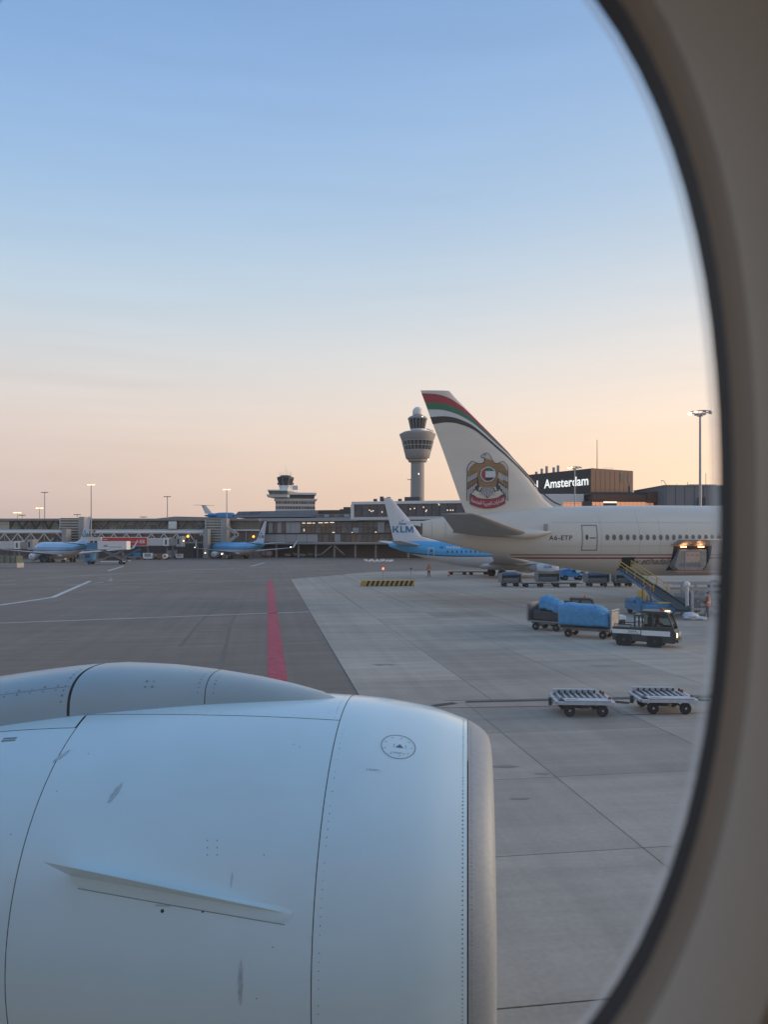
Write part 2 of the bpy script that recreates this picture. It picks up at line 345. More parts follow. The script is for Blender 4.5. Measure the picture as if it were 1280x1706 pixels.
for s_ in (1, -1):
    patch(-1.05 - g_, -3.25 + g_, s_ * (HP + .003), s_ * R(178), 0, 18, 64).build('fan_cowl', m_['cowl'], nac, True)
    patch(-3.25 - g_, -6.1, s_ * (HP + .115), s_ * R(178), 0, 18, 64).build('reverser_cowl', m_['cowl'], nac, True)
patch(-1.05 - g_, -3.25 + g_, -HP + .002, HP - .002, 0, 14, 16).build('crown_panel', m_['cowl'], nac, True)
patch(-3.25 - g_ - .012, -6.1, -HP - .110, HP + .110, 0, 14, 16).build('crown_panel', m_['cowl'], nac, True)
lipp = [(RN(x), x) for x in (.006, .04, .075, .11, .15, .175, .195, .203)] + [(1.285, .207), (1.23, .203), (1.19, .185), (1.15, .13), (1.125, .0), (1.12, -.3), (1.14, -1.0)]
MB().lathe(lipp, (0, D, ZC), 'x', 96, False, False).build('inlet_lip', m_['lip'], nac, True)
MB().lathe([(1.15, -1.0), (.25, -1.02), (.2, -.8), (.02, -.62)], (0, D, ZC), 'x', 32).build('fan', m_['dark'], nac, True)
# rivets: small round heads, far too many to count
rv = MB()
def rivet(x, phi, r=.0055, mb=None):
    c = Vector(NP(x, phi, .002)); n = Vector((0, -math.sin(phi), math.cos(phi))); a = Vector((1, 0, 0)); b = n.cross(a)
    (mb or rv).face([c + a * (r * math.cos(k * math.pi / 3)) + b * (r * math.sin(k * math.pi / 3)) for k in range(6)])
def row(x0, p0, x1, p1, step, r=.005, jit=0):
    L_ = math.hypot(x1 - x0, (p1 - p0) * 1.65); n = max(1, int(L_ / step))
    for i in range(n + 1):
        if random.random() < jit: continue
        rivet(x0 + (x1 - x0) * i / n, p0 + (p1 - p0) * i / n, 1.25 * r * random.uniform(.7, 1.15))
row(-.035, R(-5), -.035, R(120), .033, .005); row(.028, R(4), .028, R(120), .028, .0035); row(-1.0, R(20), -1.0, R(120), .055, .0035, .2); row(-1.10, R(-8), -1.10, R(14), .03, .0035)
row(-1.16, R(-8), -1.16, R(14), .05, .003, .3); row(-1.1, R(16.2), -3.2, R(16.2), .07, .003, .55); row(-2.2, R(4), -2.2, R(16), .06, .003)
for x, p in [on_cowl(*q) for q in ((346, 1400), (362, 1400), (346, 1412), (362, 1412), (346, 1424), (362, 1424), (440, 1424), (455, 1577), (428, 1662), (148, 1256), (95, 1318), (18, 1390), (490, 1240), (500, 1245))]: rivet(x, p, .005)
tag(rv.build('rivets', m_['rivet'], nac), kind='stuff')
# round access panel with its printed notes
ax_, ap_ = on_cowl(664, 1243)
def disc_pts(r, off, n=40): return [NP(ax_ + r * math.cos(2 * math.pi * k / n), ap_ + r * math.sin(2 * math.pi * k / n) / 1.64, off) for k in range(n)]
acc = MB().loft([disc_pts(.137, .0022), disc_pts(.131, .0022)], False, False).build('access_panel', m_['rivet'], nac)
for k in range(9): piece('screw', (.008, .008, .003), m_['rivet'], acc, NP(ax_ + .105 * math.cos(k * .7), ap_ + .105 * math.sin(k * .7) / 1.64, .0025))
def cowl_map(px, py, up=1):
    x0, p0 = on_cowl(px, py); return lambda u, v: NP(x0 + u, p0 - v / 1.66, .0022)
sgm = MB()
for (u0, v0, u1, v1) in ((.02, 0, .075, .012), (.03, .012, .065, .024), (.04, .024, .056, .036), (0, -.004, .003, .034), (0, .031, .01, .034), (.095, -.004, .098, .034), (.088, .031, .098, .034)):
    f_ = cowl_map(656, 1244); sgm.face([f_(u0, v0), f_(u1, v0), f_(u1, v1), f_(u0, v1)])
sgm.build('warning_mark', m_['print'], acc)
text('stencil', '[ HOIST ]', m_['rivet'], acc, cowl_map(652, 1254), .10)
text('stencil', '[ HOIST ]', m_['rivet'], nac, cowl_map(611, 1283), .10)
text('stencil', '[HOIST POINT]', m_['print'], nac, cowl_map(260, 1509), .10)
sgm = MB(); f_ = cowl_map(2, 1236)
for r_ in (0, .028):
    for k in range(7): sgm.face([f_(.018 * k, r_), f_(.018 * k + .013, r_), f_(.018 * k + .013, r_ + .02), f_(.018 * k, r_ + .02)])
tag(sgm.build('stencil', m_['rivet'], nac), kind='stuff')
# oil and water marks run down the paint
def blot(px, py, wd, ht, slant=0, seed=0):
    x0, p0 = on_cowl(px, py); rnd = random.Random(seed); n = 14; pts = []
    rows_ = []
    for k in range(n):
        t = k / (n - 1); h_ = wd * .5 * max(.02, math.sin(math.pi * t) ** .6); xc = x0 + slant * t; rows_.append([NP(xc - h_ * rnd.uniform(.7, 1.2), p0 + t * ht / 1.66, .003), NP(xc, p0 + t * ht / 1.66, .003), NP(xc + h_ * rnd.uniform(.7, 1.2), p0 + t * ht / 1.66, .003)])
    MB().loft(rows_, False, False, False).build('stain', m_['stain'], nac)
blot(402, 1597, .030, .30, 0, 1); blot(388, 1452, .010, .1, 0, 2); blot(117, 1249, .04, .13, -.09, 3); blot(205, 1303, .045, .17, -.06, 4)
for px, py, r_ in ((271, 1517, .014), (338, 1518, .009)):
    x, p = on_cowl(px, py); mb = MB(); rivet(x, p, r_, mb); mb.build('drain_hole', m_['seam'], nac)
# strake
xa, pa = on_cowl(480, 1521); xb, pb = on_cowl(117, 1457); sk = MB(); top, bot = [], []
for k in range(17):
    t = k / 16; x = xa + (xb - xa) * t; p = pa + (pb - pa) * t; h = .004 + .24 * t ** .8
    n = Vector((0, -math.sin(p), math.cos(p))); tdir = Vector((0, math.cos(p), math.sin(p)))
    base = Vector(NP(x, p, -.004)); tip = base + n * h + tdir * (.32 * h) + Vector((-.10 * t ** 3, 0, 0))
    top.append((base + tdir * .006, tip + tdir * .003, tip - tdir * .003, base - tdir * .006))
sk.loft(top); stk = sk.build('strake', m_['cowl'], nac, True)
fl = MB(); ra, rb = [], []
for k in range(49):
    t = .5 - .5 * math.cos(math.pi * k / 48); x = xa + .03 + (xb - xa - .03) * t; p = pa + (pb - pa) * t; e = min(1, math.sqrt(max(0, t * 14 * (2 - t * 14))) if t < 1 / 14 else 1, math.sqrt(max(0, (1 - t) * 10 * (2 - (1 - t) * 10))) if t > .9 else 1)
    ra.append(NP(x, p - .022 * e, .0015)); rb.append([NP(x, p - .022 * e, .001), NP(x, p - .008 * e, .006), NP(x, p + .012 * e, .006), NP(x, p + .040 * e, .004), NP(x, p + .044 * e, .0005)])
sb_ = MB(); sb_.loft([[NP(xa + .034 + (xb - xa - .038) * t, pa + (pb - pa) * t - .0245 * e, .0008), NP(xa + .034 + (xb - xa - .038) * t, pa + (pb - pa) * t + .0465 * e, .0008)] for t, e in [(tt, min(1, math.sqrt(max(0, tt * 14 * (2 - tt * 14))) if tt < 1 / 14 else 1, math.sqrt(max(0, (1 - tt) * 10 * (2 - (1 - tt) * 10))) if tt > .9 else 1)) for tt in [.5 - .5 * math.cos(math.pi * q / 48) for q in range(49)]]], False, False, False)
fl.loft(rb, False, False, False).build('flange', m_['cowl'], stk, True)
sk2 = MB(); ed = [(NP(xa + .034 + (xb - xa - .038) * t, pa + (pb - pa) * t + .0465, .003), NP(xa + .034 + (xb - xa - .038) * t, pa + (pb - pa) * t + .0435, .003)) for t in [.03 + .92 * q / 30 for q in range(31)]]
sk2.loft([list(r_) for r_ in ed], False, False, False).build('sealant_bead', mat('sealant', (.20, .25, .27), .7), stk)
# pylon fairing, humped box that grows out of the crown
pst = []
for x, hw, zt in ((-1.17, .01, 0), (-1.3, .10, .045), (-1.55, .185, .095), (-1.9, .265, .155), (-2.3, .34, .21), (-2.7, .42, .25), (-3.2, .50, .28), (-3.65, .55, .275), (-4.4, .61, .255), (-5.4, .66, .27), (-6.6, .68, .40), (-8.5, .7, .9)):
    pst.append((x, hw, zt))
def pyl(x):
    for (a, wa, za), (b, wb, zb) in zip(pst, pst[1:]):
        if b <= x <= a: t = (a - x) / (a - b); return wa + (wb - wa) * t, za + (zb - za) * t
    return pst[-1][1:]
def PY(x, s, off=0):
    """s runs 0 (near foot) to 1 (far foot) over the fairing"""
    hw, zt = pyl(x); th = math.pi * s; c, q = math.cos(th), math.sin(th); hw += off
    yy = -hw * math.copysign(abs(c) ** .8, c); zf = math.sqrt(max(0, RN(max(x, -6.1)) ** 2 - yy * yy)); crown = RN(max(x, -6.1))
    foot = math.sqrt(max(0, crown ** 2 - hw * hw)) - .03
    return (x, D + yy, ZC + foot + (crown + zt + off - foot) * q ** .62)
def pyl_part(name, xs, off=0, parent=own):
    return MB().loft([[PY(x, k / 30, off) for k in range(31)] for x in xs], False, False, False).build(name, m_['pylon_paint'], parent, True)
pyl0 = pyl_part('pylon_fairing', [-1.18, -1.22, -1.3, -1.42, -1.55, -1.72, -1.9, -2.1, -2.265])
pyl_part('fairing_panel', [-2.272, -2.5, -2.7, -2.95, -3.2, -3.40], 0, pyl0)
pyl_part('gap_seal', [-2.2, -2.7, -3.3, -3.5, -4.2, -5, -6.6], -.012, pyl0).data.materials[0] = m_['seam']
for xs in ([-3.425, -3.55, -3.65, -3.8, -4.0, -4.2, -4.365], [-4.372, -4.7, -5.0, -5.4, -5.8, -6.2, -6.6, -8.5]): pyl_part('fairing_panel', xs, .0, pyl0)
pr = MB()
def prow(x0, s0, x1, s1, n, r=.008):
    for k in range(n):
        t = k / max(1, n - 1); x, s = x0 + (x1 - x0) * t, s0 + (s1 - s0) * t; c = Vector(PY(x, s, .002)); a = (Vector(PY(x + .01, s, .002)) - c).normalized(); b = (Vector(PY(x, s + .01, .002)) - c).normalized()
        rr = 1.25 * r * random.uniform(.6, 1.2); pr.face([c + a * (rr * math.cos(q * math.pi / 3)) + b * (rr * math.sin(q * math.pi / 3)) for q in range(6)])
for dx in (-.06, .06): prow(-4.368 + dx, .07, -4.368 + dx, .42, 11)
prow(-3.48, .08, -3.48, .42, 9); prow(-2.20, .1, -2.20, .4, 6, .006); prow(-2.33, .1, -2.33, .4, 6, .006)
for ss in (.175, .215): prow(-3.55, ss, -6.4, ss, 26)
for x in (-2.78, -2.72):
    for s in (.16, .22): prow(x, s, x, s, 1, .011)
tag(pr.build('rivets', m_['rivet'], pyl0), kind='stuff')
MB().loft([[PY(x, s, .003) for s in (.1945, .1965)] for x in (-3.43, -3.55, -3.65, -3.8, -4, -4.2, -4.37, -4.7, -5, -5.4, -5.8, -6.2, -6.5)], False, False, False).build('panel_seam', m_['seam'], pyl0)
# wing root behind and left of the frame
def wing(mb, secs, n0=None):
    """secs: leading edge, trailing edge, half thickness, normal"""
    prf = [(0, 0), (.015, .38), (.07, .75), (.2, 1), (.4, .98), (.65, .62), (.85, .27), (1, .03)]
    rings = []
    for le, te, th, nrm_ in secs:
        le, te, nrm_ = Vector(le), Vector(te), Vector(nrm_)
        rings.append([le + (te - le) * t + nrm_ * (th * q) for t, q in prf] + [le + (te - le) * t - nrm_ * (th * q) for t, q in prf[:0:-1]])
    return mb.loft(rings)
wing(MB(), [((-7.2, .5, 3.4), (-19, .5, 3.4), .7, (0, 0, 1)), ((-9.8, 7, 3.9), (-18, 7, 3.9), .5, (0, 0, 1)), ((-22, 27, 6.0), (-24.5, 27, 6.0), .12, (0, 0, 1))]).build('wing', m_['white'], own, True)
# cabin shell, lining and window
mat('lining', (.66, .62, .55), .6, ns=30, na=.05, bump=.05, bs=200); mat('reveal', (.71, .665, .575), .5, ns=12, na=.04); mat('gasket', (.03, .03, .034), .6); mat('seal_lip', (.46, .39, .31), .6); mat('skin', (.62, .64, .66), .4, ns=1, na=.05)
def pane_mat():
    m = bpy.data.materials.new('pane_glass'); m.use_nodes = True; t = m.node_tree; t.nodes.clear(); n = t.nodes.new; L = t.links.new; MATS['pane_glass'] = m
    tr = n('ShaderNodeBsdfTransparent'); tr.inputs[0].default_value = (.97, .975, .975, 1); gl = n('ShaderNodeBsdfGlossy'); gl.inputs['Roughness'].default_value = .03
    fr = n('ShaderNodeFresnel'); fr.inputs[0].default_value = 1.12; mxs = n('ShaderNodeMixShader'); L(fr.outputs[0], mxs.inputs[0]); L(tr.outputs[0], mxs.inputs[1]); L(gl.outputs[0], mxs.inputs[2])
    # dust and fine crazing in the acrylic scatter a little of the daylight
    df = n('ShaderNodeBsdfTranslucent'); df.inputs[0].default_value = (.95, .94, .92, 1); co = n('ShaderNodeTexCoord'); nz = n('ShaderNodeTexNoise'); nz.inputs['Scale'].default_value = 14; nz.inputs['Detail'].default_value = 6; L(co.outputs['Object'], nz.inputs['Vector'])
    mr_ = n('ShaderNodeMapRange'); mr_.inputs[1].default_value = .3; mr_.inputs[2].default_value = .75; mr_.inputs[3].default_value = .022; mr_.inputs[4].default_value = .042; L(nz.outputs[0], mr_.inputs[0])
    mx2 = n('ShaderNodeMixShader'); L(mr_.outputs[0], mx2.inputs[0]); L(mxs.outputs[0], mx2.inputs[1]); L(df.outputs[0], mx2.inputs[2])
    o = n('ShaderNodeOutputMaterial'); L(mx2.outputs[0], o.inputs[0])
    m2 = bpy.data.materials.new('pane_rim'); m2.use_nodes = True; t = m2.node_tree; t.nodes.clear(); n = t.nodes.new; L = t.links.new; MATS['pane_rim'] = m2
    tr = n('ShaderNodeBsdfTransparent'); df = n('ShaderNodeBsdfTranslucent'); df.inputs[0].default_value = (.85, .84, .82, 1); mxs = n('ShaderNodeMixShader'); mxs.inputs[0].default_value = .55
    L(tr.outputs[0], mxs.inputs[1]); L(df.outputs[0], mxs.inputs[2]); o = n('ShaderNodeOutputMaterial'); L(mxs.outputs[0], o.inputs[0])
pane_mat()
WX, WZ, WW, WH, WN = -.0707, EYE + .0112, .1495, .217, 2.36
def wring(o, y, n=96, xc=WX):
    pts = []
    for k in range(n):
        t = 2 * math.pi * k / n; c, s = math.cos(t), math.sin(t); r = (abs(c) ** WN + abs(s) ** WN) ** (-1 / WN)
        pts.append((xc + (WW + o) * c * r, y, WZ + (WH + o) * s * r))
    return pts
def wrect(y, hx=.30, z0=4.55, z1=5.45, n=96, xc=WX):
    pts = []
    for k in range(n):
        t = 2 * math.pi * k / n; c, s = math.cos(t), math.sin(t); hz = (z1 - WZ) if s > 0 else (WZ - z0)
        r = min(hx / max(1e-6, abs(c)), hz / max(1e-6, abs(s))); pts.append((xc + c * r, y, WZ + s * r))
    for cx, cz in ((hx, z1), (-hx, z1), (-hx, z0), (hx, z0)):      # square the corners
        k = min(range(n), key=lambda i: (pts[i][0] - xc - cx) ** 2 + (pts[i][2] - cz) ** 2); pts[k] = (xc + cx, y, cz)
    return pts
win = MB().loft([wring(.0045, .226), wring(.006, .222), wring(.010, .205), wring(.0125, .1985), wring(.0155, .1955), wring(.021, .195), wrect(.195)], False, False).build('window_surround', m_['lining'], own, True)
MB().loft([wring(.0035, .231), wring(.0045, .2255), wring(.0095, .2055), wring(.0122, .1978)], False, False).build('reveal', m_['reveal'], win, True)
MB().loft([wring(.0, .252), wring(.0006, .247), wring(.0012, .2415)], False, False).build('gasket', m_['gasket'], win, True)
MB().loft([wring(.0010, .2420), wring(.0022, .2385), wring(.0032, .2340), wring(.0034, .2312)], False, False).build('seal_lip', m_['seal_lip'], win, True)
MB().loft([wring(.040, .30), wring(.016, .27), wring(0, .252)], False, False).build('outer_frame', m_['gasket'], win, True)
MB().loft([wring(-.0018, .2535), wring(0, .2535)], False, False).build('pane_rim', m_['pane_rim'], win, True)
MB().face(wring(.001, .258)).build('pane', m_['pane_glass'], win)
MB().loft([wring(.040, .30), wrect(.30)], False, False).build('skin_panel', m_['skin'], win)
for k in (-1, 1):
    c = copy_tree(win, own); c.location.x = .60 * k
hull = MB(); CY, RR = -2.65, math.hypot(2.95, .45); a0 = math.asin(.45 / RR)
for lo, hi in ((a0, math.pi - a0), (-math.pi + a0, -a0)):
    hull.loft([[(x, CY + RR * math.cos(lo + (hi - lo) * k / 40), EYE + RR * math.sin(lo + (hi - lo) * k / 40)) for k in range(41)] for x in (-20, -6, 6, 14)], False, False, False)
for z0, z1 in ((4.55, 4.80), (5.22, 5.45)): hull.loft([[(x, CY - 2.95, z0), (x, CY - 2.95, z1)] for x in (-20, 14)], False, False, False)
for k in range(57): x = -20 + .6 * k; hull.face([(x, CY - 2.95, 4.8), (x + .32, CY - 2.95, 4.8), (x + .32, CY - 2.95, 5.22), (x, CY - 2.95, 5.22)])
for x0, x1 in ((-20, WX - .9), (WX + .9, 14)): hull.face([(x0, .3, 4.55), (x1, .3, 4.55), (x1, .3, 5.45), (x0, .3, 5.45)])
for x in (-20, 14): hull.face([(x, CY + RR * math.cos(t * math.pi / 20), EYE + RR * math.sin(t * math.pi / 20)) for t in range(40)])
hull.build('fuselage', m_['skin'], own, True)
ln = MB()
for x0, x1 in ((-20, WX - .9), (WX + .9, 14)): ln.face([(x0, .195, 4.55), (x1, .195, 4.55), (x1, .195, 5.45), (x0, .195, 5.45)])
ln.face([(-20, .195, 5.45), (14, .195, 5.45), (14, -.2, 6.2), (-20, -.2, 6.2)]); ln.face([(-20, .195, 4.55), (14, .195, 4.55), (14, .05, 3.9), (-20, .05, 3.9)])
ln.face([(-20, -5.3, 3.9), (14, -5.3, 3.9), (14, .05, 3.9), (-20, .05, 3.9)]); ln.face([(-20, -5.3, 6.2), (14, -5.3, 6.2), (14, -.2, 6.2), (-20, -.2, 6.2)])
ln.build('cabin_lining', m_['lining'], own)
MB().span(-18, 12, -1.5, -1.2, 6.12, 6.18).build('cabin_ceiling_light', mat('cabin_lamp', (1, .75, .5), .5, emit=.62, ecol=(1, .74, .47)), own)
# ------------------------------------------------------------------ terminal, towers and other buildings
def building(name, label, x0, y0, yaw=0, group=None):
    """local x runs along the front, y away from us, z up"""
    return thing(name, label, 'building', (x0, y0, 0), yaw, group)
class Front:
    """vertical plane through a ground point: photo pixel -> distance along it and height"""
    def __init__(s, px, Y, yaw): s.x0, s.y0, s.yaw = (px - 640) / FPX * Y, Y, yaw
    def __call__(s, px, py):
        dx = (px - 640) / FPX; c, q = math.cos(s.yaw), math.sin(s.yaw)
        # (x0 + t c, y0 + t q) = k (dx, 1)
        t = (dx * s.y0 - s.x0) / (c - dx * q); Y = s.y0 + t * q
        return t, EYE + (905 - py) / FPX * Y
    def span(s, mb, pxa, pxb, pya, pyb, d0, d1):
        (xa, za), (xb, _) = s(pxa, pyb), s(pxb, pyb); zb = s((pxa + pxb) / 2, pya)[1]; za = s((pxa + pxb) / 2, pyb)[1]
        return mb.span(xa, xb, d0, d1, za, zb)
def panes(parent, fr, pxa, pxb, pya, pyb, n, m, depth=.12, gap=.12, name='window_pane', rows=1, mats=None):
    """a row of separate panes between two photo columns"""
    x0 = fr(pxa, pyb)[0]; x1 = fr(pxb, pyb)[0]; mid = (pxa + pxb) / 2; z0, z1 = fr(mid, pyb)[1], fr(mid, pya)[1]; w_ = (x1 - x0) / n; h = (z1 - z0) / rows; out = []
    for r in range(rows):
        for k in range(n):
            mm = mats[(k + r * n) % len(mats)] if mats else m
            out.append(piece(name, (w_ - gap, .06, h - gap), mm, parent, (x0 + w_ * (k + .5), -depth, z0 + h * (r + .5))))
    return out

# ---- left pier
F1 = Front(-60, 265, 0); pier = building('pier', 'long glazed gate pier with flat roof and V shaped trusses behind its glass', F1.x0, F1.y0)
pl, prt = F1(-260, 900)[0], F1(432, 900)[0]
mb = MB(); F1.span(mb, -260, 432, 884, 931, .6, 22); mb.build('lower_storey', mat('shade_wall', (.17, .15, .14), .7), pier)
mb = MB(); F1.span(mb, -260, 432, 867.5, 884, .8, 22); mb.build('upper_storey', m_['glassgreen'], pier)
mb = MB(); F1.span(mb, -260, 432, 864, 867.8, -1.2, 24); mb.build('roof', m_['roofmetal'], pier, bevel=.1)
mb = MB(); F1.span(mb, -260, 432, 881.8, 884.6, -.6, .59); mb.build('spandrel', m_['offwhite'], pier)
panes(pier, F1, -40, 113, 868.3, 881.6, 11, m_['glassgreen'], -.5, mats=[m_['glassgreen'], m_['glassgreen'], m_['glass'], m_['glassgreen']], rows=2)
panes(pier, F1, 152, 350, 868.3, 881.6, 14, m_['glassgreen'], -.5, mats=[m_['glassgreen'], m_['glass'], m_['glassgreen']], rows=2)
for p0, p1, n, m in ((-40, 113, 14, m_['dark']), (152, 348, 12, m_['midgrey'])):
    for k in range(n // 2):
        a, b = p0 + (p1 - p0) * (2 * k + .3) / n, p0 + (p1 - p0) * (2 * k + 1) / n; c = p0 + (p1 - p0) * (2 * k + 1.7) / n
        A, B, C_ = F1(a, 868), F1(b, 881), F1(c, 868)
        q = MB(); q.bar((A[0], .2, A[1]), (B[0], .2, B[1]), .35); q.bar((C_[0], .2, C_[1]), (B[0], .2, B[1]), .35); q.build('truss_brace', m, pier)
panes(pier, F1, -40, 16, 866, 881.6, 3, m_['offwhite'], .1, .08, 'wall_panel', mats=[MATS.setdefault('creamclad', mat('creamclad', (.46, .42, .35), .6, ns=.5))], rows=2)
mb = MB(); F1.span(mb, 282, 296, 868.8, 881.9, -1.4, -.62); mb.build('white_panel', m_['white'], pier, bevel=.3)
for p0, p1, y0 in ((112, 144, 864), (349, 376, 866.5)):
    mb = MB(); F1.span(mb, p0, p1, y0, 912, -6, .5); tw = mb.build('stair_tower', m_['glassgreen'], pier)
    for k in range(9):
        q = MB(); yy = y0 + 2 + k * 4.4; F1.span(q, p0 + .5, p1 - .5, yy, yy + 1.0, -6.2, -6.01); q.build('louvre', m_['offwhite'], tw)
    for px in (p0 + .4, p1 - .6):
        q = MB(); F1.span(q, px - .5, px + .5, y0, 912, -6.25, -6.0); q.build('post', m_['offwhite'], tw)
    mb = MB(); F1.span(mb, p1, p1 + 8, y0 - 2, 931, -6.5, 1); mb.build('concrete_core', m_['concrete_wall'], pier)
    for (ax, ay), (bx, by) in (((p1 + 8, 879), (p1 + 27, 891)), ((p1 + 27, 891), (p1 + 9, 905))):
        A, B = F1(ax, ay), F1(bx, by); q = MB(); q.bar((A[0], -7.2, A[1]), (B[0], -7.2, B[1]), 1.6, 1.0); q.build('stair_flight', m_['concrete_wall'], pier)
for k in range(11):
    x = F1(-30 + k * 44, 900)[0]; MB().cyl((x, -.3, 0), (x, -.3, 9.0), .3, n=8).build('column', m_['midgrey'], pier)
rg = thing('pier_roof_ridge', 'low grey roof ridge rising behind the pier under the small blue jet', 'roof', (0, 292, 0))
q = [P(x, y, 292) for x, y in ((236, 868), (262, 863.6), (292, 860.5), (346, 861.5), (395, 864), (445, 870), (445, 880), (236, 880))]
MB().prism([(v.x, v.z) for v in q], 0, 16).build('ridge', m_['roofmetal'], rg)
mb = MB()
for px in range(250, 440, 16): v = P(px, 862, 292); mb.bar((v.x, -.15, v.z - 6), (v.x, -.15, v.z), .15)
mb = MB().bar((q[1].x, -.3, q[1].z - .9), (q[4].x, -.3, q[4].z - .9), .2); mb.build('gutter', m_['grey'], rg)

# ---- fixed walkways on trusses in front of the pier
def walkway(label, pa, pb, y_top, n, Y=254):
    F = Front(pa, Y, 0); o = thing('elevated_walkway', label, 'walkway', (F.x0, F.y0, 0), 0, 'truss walkways along the pier'); L_ = F(pb, 900)[0]
    z0, z1, z2 = F(pa, 902.5)[1], F(pa, y_top + 6)[1], F(pa, y_top)[1]
    MB().span(0, L_, 0, 3, z1 + .2, z2).build('roof', m_['white'], o, bevel=.35); MB().span(0, L_, .1, 2.9, z0 - .5, z0).build('floor', m_['grey'], o); MB().span(0, L_, 1.4, 2.8, z0, z1).build('glazing', m_['glassbrown'], o)
    w_ = L_ / n
    for k in range(n):
        x = k * w_
        MB().bar((x, .2, z0), (x + w_ * .5, .2, z1 + .3), .28).build('diagonal', m_['offwhite'], o); MB().bar((x + w_ * .5, .2, z1 + .3), (x + w_, .2, z0), .28).build('diagonal', m_['offwhite'], o)
        MB().bar((x + w_ * .5, .35, z0), (x + w_ * .5, .35, z1 + .2), .16).build('upright', m_['galv'], o)
    for k in range(0, n + 1, 2): MB().cyl((min(L_ - .5, k * w_ + .5), 1.5, 0), (min(L_ - .5, k * w_ + .5), 1.5, z0 - .5), .35, n=8).build('column', m_['midgrey'], o)
    return o
walkway('white roofed truss walkway at the far left above the parked blue jet', -70, 106, 883.8, 8)
walkway('white roofed truss walkway above the red banner, between the two stair towers', 158, 346, 884.2, 9)
for px in (106, 342):
    v = P(px, 931, 252); o = thing('gate_portal', 'grey portal block closing the ' + ('left' if px < 200 else 'right') + ' truss walkway', 'portal', (v.x, 252, 0)); MB().span(-.7, .9, 0, 4, 0, P(0, 881, 252).z).build('block', m_['grey'], o, bevel=.08)
    MB().cyl((-2.4, -.1, P(0, 895, 252).z), (-2.4, -.25, P(0, 895, 252).z), .9, n=16).build('round_opening', m_['dark'], o)

# ---- passenger bridges
def jet_bridge(label, pa, pb, y0, y1, Y, cab=1, banner=None, white=None):
    F = Front(pa, Y, 0); o = thing('jet_bridge', label, 'jet bridge', (F.x0, F.y0, 0), 0, 'passenger bridges at the pier'); L_ = F(pb, 900)[0]; z0, z1 = F(pa, y1)[1], F(pa, y0)[1]
    MB().span(0, L_ - 4.2, 0, 2.9, z0, z1).build('tunnel', m_['offwhite'], o, bevel=.1)
    n = int((L_ - 4) / 1.6)
    for k in range(1, n): MB().span(k * 1.6 - .05, k * 1.6 + .05, -.06, -.005, z0 + .15, z1 - .15).build('rib', m_['offwhite'], o)
    d = MB().span(L_ - 6.0, L_ - 4.15, -.35, 3.0, z0 - .05, z1 + .12).build('rotunda', m_['white'], o, bevel=.06); MB().span(L_ - 5.3, L_ - 4.8, -.42, -.36, z0 + .4, z1 - .5).build('door_window', m_['dark'], d)
    MB().span(L_ - 4.1, L_ - 2.0, .2, 2.7, z0 + .1, z1 - .1).build('bellows', m_['grey'], o); c = MB().span(L_ - 1.9, L_, -.4, 3.2, z0 - .3, z1 + .6).build('cab', m_['galv'], o, bevel=.1)
    MB().span(L_ - 1.5, L_ - .9, -.46, -.41, z0 + .5, z1 - .2).build('cab_window', m_['dark'], c)
    for x in (L_ * .35, L_ - 5.2): MB().cyl((x, 1.4, 0), (x, 1.4, z0), .28, n=8).build('leg', m_['midgrey'], o); MB().box((x, 1.4, .45), (.8, 2.8, .9)).build('bogie', m_['dark'], o, bevel=.1)
    if banner:
        A, B = F(banner[0], y0)[0], F(banner[1], y0)[0]; b = MB().span(A, B, -.32, -.1, z0 + .1, z1 + .15).build('banner', m_['red_banner'], o); tag(b, 'red advertising banner with pale lettering')
        MB().span(A - .2, B + .2, -.18, -.08, z0 - .1, z1 + .35).build('banner_frame', m_['white'], o)
        for k in range(9): MB().span(A + (B - A) * (.58 + .03 * k), A + (B - A) * (.602 + .03 * k), -.345, -.322, z0 + 1.05, z0 + 1.3).build('lettering', m_['paleprint'], b)
        MB().span(A + .8, A + 2.2, -.345, -.322, z1 - .5, z1 - .3).build('lettering', m_['paleprint'], b)
        MB().span(B - 2.2, B - .6, -.345, -.322, z0 + .6, z1 - .35).build('emblem_square', m_['pinkprint'], b)
        for s in (0, 1): MB().span(B - 2.2 + .9 * s, B - 1.6 + .95 * s, -.36, -.346, z0 + .85, z1 - .65).build('emblem_mark', m_['paleprint'], b)
    return o
mat('red_banner', (.56, .045, .04), .5, na=.06); mat('paleprint', (.75, .55, .5), .6); mat('pinkprint', (.62, .2, .2), .6)
jet_bridge('plain pale jet bridge at the far left edge of the pier', -70, 56, 901.8, 914.5, 240)
jet_bridge('jet bridge with a long red banner on its pale ribbed tunnel', 147, 304, 896.5, 909.3, 240, banner=(168, 245))
v = P(150, 931, 239); o = thing('gate_house', 'pale box with small square windows left of the red banner', 'building', (v.x, 239, 0)); MB().span(-.6, 3.6, -.5, 3, P(0, 913, 239).z, P(0, 895, 239).z).build('wall', m_['offwhite'], o, bevel=.06)
for k in range(2): MB().span(.2 + k * 1.3, 1.1 + k * 1.3, -.56, -.5, P(0, 906, 239).z, P(0, 901, 239).z).build('window', m_['dark'], o)
MB().cyl((1.5, 1, 0), (1.5, 1, P(0, 913, 239).z), .4, n=8).build('leg', m_['midgrey'], o)

